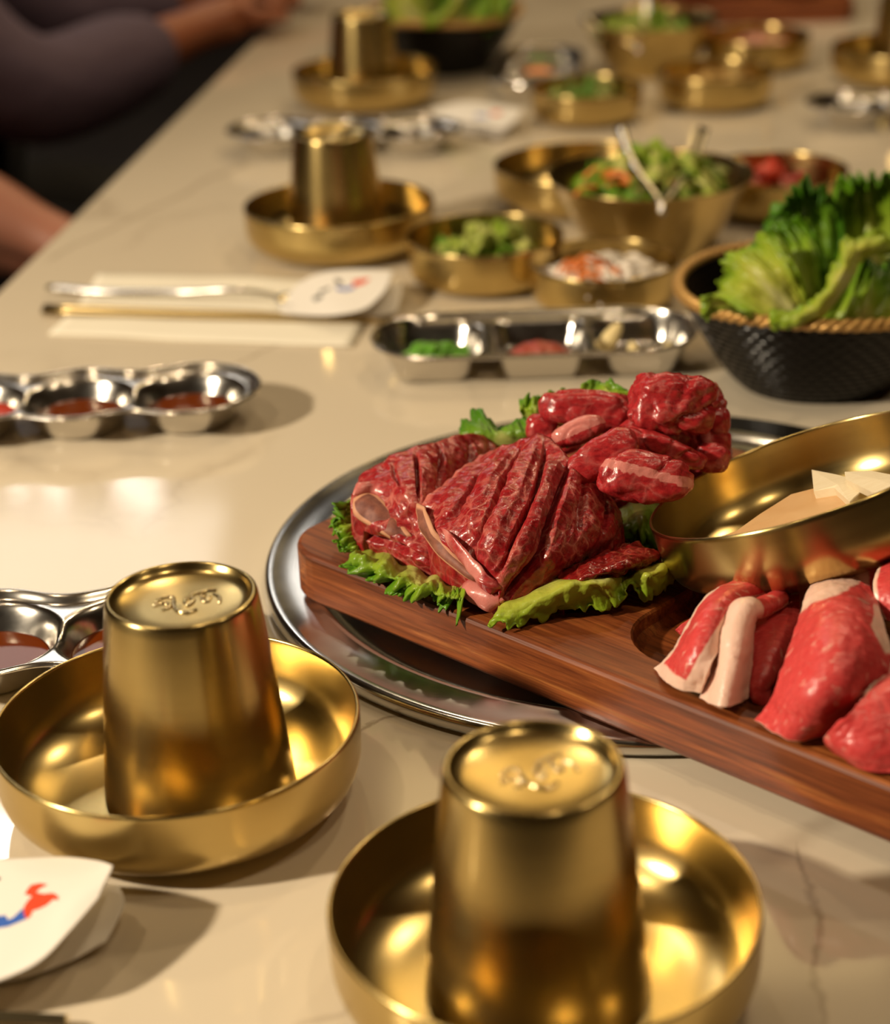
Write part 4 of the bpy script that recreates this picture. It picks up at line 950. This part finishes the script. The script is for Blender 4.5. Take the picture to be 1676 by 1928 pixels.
tongs(Vector((0.165, 1.40, 0.04)), Y(1246, 385, 1.372), [Y(1166, 236, 1.50), Y(1326, 240, 1.50)], 'steel tongs spread open in the near salad bowl')
tongs(Vector((0.224, 2.08, 0.04)), Y(1200, 90, 2.06), [Y(1100, 30, 2.13), Y(1215, -10, 2.16)], 'steel tongs in the far salad bowl')
# far board with meat
rr = [(rrect(-0.13, -0.085, 0.13, 0.085, 0.025), z) for z in (0.0, 0.022)]
V, Fc, n = loft(rr); Fc += [tuple(range(n))[::-1], tuple(n + k for k in range(n))]
o = mk('serving_board', V, Fc, M['wood'], None, smooth=False); o.location = (0.40, 2.47, 0.0); o.rotation_euler = (0, 0, -0.05); tag(o, 'dark wooden board of meat at the very back of the table', 'serving board')
for k, (x, y, lb) in enumerate(((0.33, 2.46, 'left red meat piece on the far board'), (0.40, 2.48, 'middle red meat piece on the far board'), (0.46, 2.45, 'right red meat piece on the far board'))):
    bm = bmesh.new(); bmesh.ops.create_icosphere(bm, subdivisions=3, radius=1); vs = [Vector((x + q.co.x * 0.035, y + q.co.y * 0.03, 0.036 + q.co.z * 0.014)) + q.co * 0.006 * nz(q.co, 2, k) for q in bm.verts]; fs = [tuple(i.index for i in f.verts) for f in bm.faces]; bm.free()
    o = mk('beef_piece', vs, fs, M['dark_beef'], None, loc=Vector((x, y, 0.036)), attr={'fat': [0.0] * len(vs)}); tag(o, lb, 'meat', 'meat on the far board')

# ------------------------------------------------------------------ napkin, spoon, chopsticks, paper sleeves
nap = sheet('napkin', [[T(92, 628, .0012), T(380, 642, .0012), T(662, 652, .0012)], [T(150, 570, .0012), T(420, 575, .0012), T(700, 585, .0012)], [T(185, 517, .0012), T(430, 520, .0012), T(715, 530, .0012)]], M['napkin'], 20, 30, 0.0012, lambda s, t, p: 0.0006 * nz(p, 25, 1))
tag(nap, 'cream paper napkin under the spoon and chopsticks', 'napkin')
# spoon
t = empty('spoon', T(300, 545, 0.004)); tag(t, 'long-handled silver spoon lying on the napkin, bowl inside the paper sleeve', 'spoon')
o0 = t.location
hp = [T(92, 540, .006), T(200, 548, .006), T(330, 549, .007), T(430, 546, .011), T(490, 550, .009), T(540, 562, .005)]
P = [cr(hp, i / 40) for i in range(41)]; V = []; Fc = []
for i, p in enumerate(P):
    f = i / 40; w = 0.0048 - 0.0022 * sstep(0.1, 0.8, f); d = (P[min(i + 1, 40)] - P[max(i - 1, 0)]).normalized(); sd = d.cross(Vector((0, 0, 1))).normalized(); up = sd.cross(d)
    for k in range(10):
        a = 2 * PI * k / 10; V.append(p + sd * w * math.cos(a) + up * 0.0017 * math.sin(a) - o0)
for i in range(40):
    for k in range(10): l = (k + 1) % 10; Fc.append((i * 10 + k, i * 10 + l, i * 10 + 10 + l, i * 10 + 10 + k))
Fc += [tuple(range(10)), tuple(400 + k for k in range(10))]
mk('handle', V, Fc, M['steel'], t)
V = []; Fc = []; c = T(585, 572, .004); dx = (T(640, 575, .004) - c).normalized(); dy = Vector((-dx.y, dx.x, 0))
for i in range(9):
    for k in range(28):
        a = 2 * PI * k / 28; r = i / 8; V.append(c + dx * 0.026 * r * math.cos(a) + dy * 0.019 * r * math.sin(a) + Vector((0, 0, 0.005 * r * r - 0.001)) - o0)
for i in range(8):
    for k in range(28): l = (k + 1) % 28; Fc.append((i * 28 + k, i * 28 + l, i * 28 + 28 + l, i * 28 + 28 + k))
mk('spoon_bowl', V, Fc, M['steel'], t, solid=0.0008, merge=True)
for k, (a, b, lb) in enumerate(((T(84, 578, .0045), T(700, 598, .0045), 'brass chopstick lying behind its twin in front of the spoon'), (T(80, 586, .0045), T(735, 607, .0035), 'brass chopstick nearest the front edge of the napkin'))):
    v, f = tube([a, a.lerp(b, 0.5), b], [0.0026, 0.0023, 0.0015], 10, 12); c = (a + b) / 2
    o = mk('chopstick', [q - c for q in v], f, M['brass_dark'], None); o.location = c; tag(o, lb, 'chopsticks', 'brass chopsticks on the napkin')
def sleeve(label, top_rows, top_z, low_rows, low_z, red, blue, black):
    gt = G(top_rows, top_z); c = gt[1][1].copy(); c.z = 0
    t = empty('paper_sleeve', c); tag(t, label, 'paper sleeve', 'printed paper cutlery sleeves')
    a = sheet('top_sheet', gt, M['paper'], 40, 40, 0.0004, None, None, t, c)
    sheet('under_sheet', G(low_rows, low_z), M['paper'], 30, 30, 0.0004, None, None, t, c)
    bv = bvh_of(a, c)
    for nm, polys, mt in (('red_print', red, 'ink_red'), ('blue_print', blue, 'ink_blue'), ('black_print', black, 'ink_black')):
        if polys:
            d = decal(nm, bv, polys, M[mt], t)
            for vtx in d.data.vertices: vtx.co -= c
    return t
q = 0.27446
def Z(L): return [(a * q, 1560 + b * q) for a, b in L]
sleeve('white paper cutlery sleeve with red and blue print at the bottom left corner',
       [[(-260, 1650), (-120, 1628), (0, 1618), (110, 1613), (180, 1620), (213, 1630)], [(-260, 1720), (-120, 1695), (0, 1680), (100, 1665), (165, 1650), (210, 1640)], [(-260, 1850), (-110, 1830), (0, 1790), (80, 1745), (140, 1700), (200, 1660)], [(-260, 1915), (-110, 1885), (0, 1846), (75, 1810), (130, 1755), (188, 1688)]],
       [[.010, .014, .018, .021, .024, .026], [.011, .015, .019, .022, .024, .026], [.010, .014, .018, .021, .024, .026], [.008, .012, .016, .020, .023, .025]],
       [[(-260, 1720), (0, 1700), (150, 1665), (225, 1668)], [(-260, 1800), (0, 1780), (130, 1745), (234, 1705)], [(-260, 1870), (0, 1850), (120, 1815), (200, 1772)]], [[.003, .004, .008, .013], [.002, .003, .006, .010], [.001, .002, .003, .006]],
       [Z([(215, 390), (275, 378), (330, 388), (275, 415), (248, 442), (300, 452), (365, 445), (405, 470), (400, 497), (370, 488), (320, 530), (270, 555), (225, 568), (212, 605), (185, 625), (160, 590), (165, 540), (190, 500), (222, 468), (170, 455), (190, 420)])],
       [Z([(-110, 560), (-40, 600), (0, 604), (40, 598), (55, 630), (90, 615), (130, 578), (158, 550), (166, 590), (182, 624), (130, 645), (60, 675), (0, 686), (-60, 680), (-130, 640)])],
       [Z([(-90, 300), (8, 342), (0, 358), (-100, 390)])])
sleeve('white paper cutlery sleeve printed in red and blue on the napkin\'s right end',
       [[(530, 572), (565, 532), (610, 513), (670, 507), (742, 510)], [(528, 578), (575, 545), (625, 530), (675, 522), (738, 520)], [(528, 585), (585, 575), (635, 568), (690, 556), (732, 535)], [(530, 590), (590, 594), (640, 592), (690, 580), (722, 552)]],
       [[.006, .011, .015, .018, .021], [.006, .011, .015, .018, .021], [.006, .010, .014, .017, .020], [.006, .009, .013, .016, .019]],
       [[(560, 585), (640, 560), (700, 545), (757, 530)], [(560, 592), (640, 585), (700, 575), (756, 556)], [(580, 600), (640, 600), (700, 598), (746, 588)]], [[.003, .006, .009, .012], [.002, .004, .007, .009], [.001, .002, .003, .005]],
       [[(666, 528), (698, 524), (688, 534), (666, 541), (664, 535)]], [[(634, 540), (650, 543), (666, 538), (668, 544), (652, 549), (634, 547)]], [[(630, 525), (642, 527), (646, 536), (634, 536)], [(588, 562), (604, 554), (608, 560), (594, 568)], [(600, 549), (620, 541), (622, 545), (604, 553)]])
sleeve('white printed paper sleeve beside the far scalloped tray',
       [[(812, 205), (880, 192), (985, 205)], [(815, 215), (890, 212), (975, 225)], [(820, 225), (890, 232), (950, 245)]], [[.008, .014, .016], [.008, .013, .014], [.006, .010, .012]],
       [[(860, 225), (920, 225), (985, 225)], [(860, 240), (910, 245), (960, 245)], [(870, 250), (910, 255), (935, 260)]], [.006, .004, .002],
       [[(925, 211), (945, 209), (940, 217), (925, 218)]], [[(895, 215), (920, 217), (918, 222), (896, 221)]], None)
a = T(-170, 1905, .004); b = T(126, 1921, .004); v, f = tube([a, b], [0.0022, 0.0026], 4, 2); c = (a + b) / 2
o = mk('chopstick', [q_ - c for q_ in v], f, M['brass_polish'], None, smooth=False); o.location = c; tag(o, 'brass chopstick end in the bottom left corner of the picture', 'chopsticks')

# ------------------------------------------------------------------ people at the left side of the table
def skin_mesh(name, verts, edges, mt, parent, origin, sub=2):
    me = bpy.data.meshes.new(name); me.from_pydata([tuple(Vector(v[:3]) - Vector(origin)) for v in verts], edges, []); 
    tmp = bpy.data.objects.new(name + '_tmp', me); COL.objects.link(tmp)
    s = tmp.modifiers.new('skin', 'SKIN'); s.use_smooth_shade = True
    if not me.skin_vertices: return None
    for i, v in enumerate(verts):
        r = v[3]; me.skin_vertices[0].data[i].radius = (r, v[4] if len(v) > 4 else r); me.skin_vertices[0].data[i].use_root = (i == 0)
    u = tmp.modifiers.new('sub', 'SUBSURF'); u.levels = sub; u.render_levels = sub
    dg = bpy.context.evaluated_depsgraph_get(); ev = tmp.evaluated_get(dg); out = bpy.data.meshes.new_from_object(ev)
    bpy.data.objects.remove(tmp)
    o = bpy.data.objects.new(name, out); COL.objects.link(o); o.parent = parent
    out.materials.clear(); out.materials.append(mt)
    for p in out.polygons: p.use_smooth = True
    return o
def person(base, hand_l, hand_r, elb_l, elb_r, skinm, shirtm, label, sleeve_to, lean=0.1):
    """seated facing +x; base = seat point. l = arm nearer the camera"""
    bx, by, bz = base; t = empty('person', (bx, by, ZF)); tag(t, label, 'person'); og = (bx, by, ZF)
    pel = (bx, by, bz + 0.10); ch = (bx + lean * 0.6, by, bz + 0.36); nk = (bx + lean, by, bz + 0.56); hd0 = (bx + lean + 0.01, by, bz + 0.64); hd1 = (bx + lean + 0.03, by, bz + 0.73); hd2 = (bx + lean + 0.02, by, bz + 0.82)
    V = [(*pel, 0.12, 0.15), (*ch, 0.11, 0.16), (*nk, 0.055), (*hd0, 0.065), (*hd1, 0.085, 0.075), (*hd2, 0.06)]; E = [(0, 1), (1, 2), (2, 3), (3, 4), (4, 5)]
    def limb(start, pts):
        p = start
        for q in pts: V.append(q); E.append((p, len(V) - 1)); p = len(V) - 1
        return p
    for sg, el, ha in ((-1, elb_l, hand_l), (1, elb_r, hand_r)):
        sh = (nk[0] - 0.01, by + sg * 0.18, nk[2] - 0.04)
        el = Vector(el); ha = Vector(ha); mid = el.lerp(ha, 0.35); d = (ha - el).normalized()
        w = limb(1, [(*sh, 0.055), (*el, 0.042), (*mid, 0.040), (*(ha - d * 0.09), 0.027), (*(ha - d * 0.04), 0.020, 0.036)])
        side = d.cross(Vector((0, 0, 1))).normalized()
        for k in range(4):
            off = (k - 1.5) * 0.019; ln = (0.075, 0.085, 0.08, 0.062)[k]
            k0 = ha - d * 0.005 + side * off; limb(w, [(*k0, 0.010), (*(k0 + d * ln * 0.5 + Vector((0, 0, 0.004))), 0.009), (*(k0 + d * ln + Vector((0, 0, -0.012))), 0.0075)])
        limb(w, [(*(ha - d * 0.04 + side * 0.042 * -sg), 0.011), (*(ha + d * 0.005 + side * 0.058 * -sg - Vector((0, 0, 0.008))), 0.009)])
    for sg in (-1, 1):
        limb(0, [(bx + 0.05, by + sg * 0.10, bz + 0.07, 0.085), (bx + 0.42, by + sg * 0.12, bz + 0.06, 0.062), (bx + 0.40, by + sg * 0.12, ZF + 0.10, 0.04), (bx + 0.50, by + sg * 0.12, ZF + 0.035, 0.032)])
    skin_mesh('body', V, E, skinm, t, og)
    # shirt with sleeves
    V = [(*pel, 0.15, 0.185), (*ch, 0.135, 0.185), (nk[0] - 0.005, by, nk[2] - 0.05, 0.085, 0.10)]; E = [(0, 1), (1, 2)]
    for sg, el, ha in ((-1, elb_l, hand_l), (1, elb_r, hand_r)):
        sh = (nk[0] - 0.01, by + sg * 0.18, nk[2] - 0.04); el = Vector(el); ha = Vector(ha)
        p = [(*sh, 0.074)]
        if sleeve_to < 0: p += [(*Vector(sh).lerp(el, 0.6), 0.066)]
        else: p += [(*el, 0.072), (*el.lerp(ha, sleeve_to * 0.5), 0.066), (*el.lerp(ha, sleeve_to), 0.052)]
        limb(1, p)
    skin_mesh('shirt', V, E, shirtm, t, og)
    V = [(*pel, 0.16, 0.19)]; E = []
    for sg in (-1, 1):
        limb(0, [(bx + 0.08, by + sg * 0.10, bz + 0.07, 0.105), (bx + 0.42, by + sg * 0.12, bz + 0.06, 0.082), (bx + 0.40, by + sg * 0.12, ZF + 0.16, 0.065)])
    skin_mesh('trousers', V, E, M['black_cloth'], t, og)
    hv = [(hd1[0] - 0.02, by, hd1[2], 0.088), (hd2[0] - 0.015, by, hd2[2] + 0.005, 0.075)]
    skin_mesh('hair', hv, [(0, 1)], M['hair'], t, og)
    # stool
    s = empty('stool', (bx - 0.02, by, ZF)); tag(s, 'dark round stool under ' + ('the person in the lavender shirt' if shirtm is M['shirt'] else 'the person in the black top'), 'stool', 'stools along the table')
    sh = bz - ZF - 0.075
    lathe('seat', [(0, sh - 0.06), (0.17, sh - 0.06), (0.18, sh - 0.04), (0.18, sh - 0.015), (0.165, sh), (0, sh)], M['chair'], s, 40)
    lathe('pedestal', [(0, 0), (0.19, 0), (0.19, 0.012), (0.03, 0.03), (0.03, sh - 0.06), (0, sh - 0.06)], M['chair'], s, 32)
person((-0.76, 2.36, -0.30), (-0.215, 2.46, 0.035), (-0.20, 2.62, 0.035), (-0.455, 2.17, -0.02), (-0.48, 2.60, 0.0), M['skin2'], M['shirt'], 'person in a lavender shirt seated at the far left, arms on the table', 0.62)
person((-0.86, 1.78, -0.30), T(250, 520, -0.115), (-0.36, 1.98, -0.16), T(-170, 330, -0.02), (-0.62, 1.96, -0.08), M['skin'], M['black_cloth'], 'person in a black top at the left edge, bare forearm resting in the lap', -1)
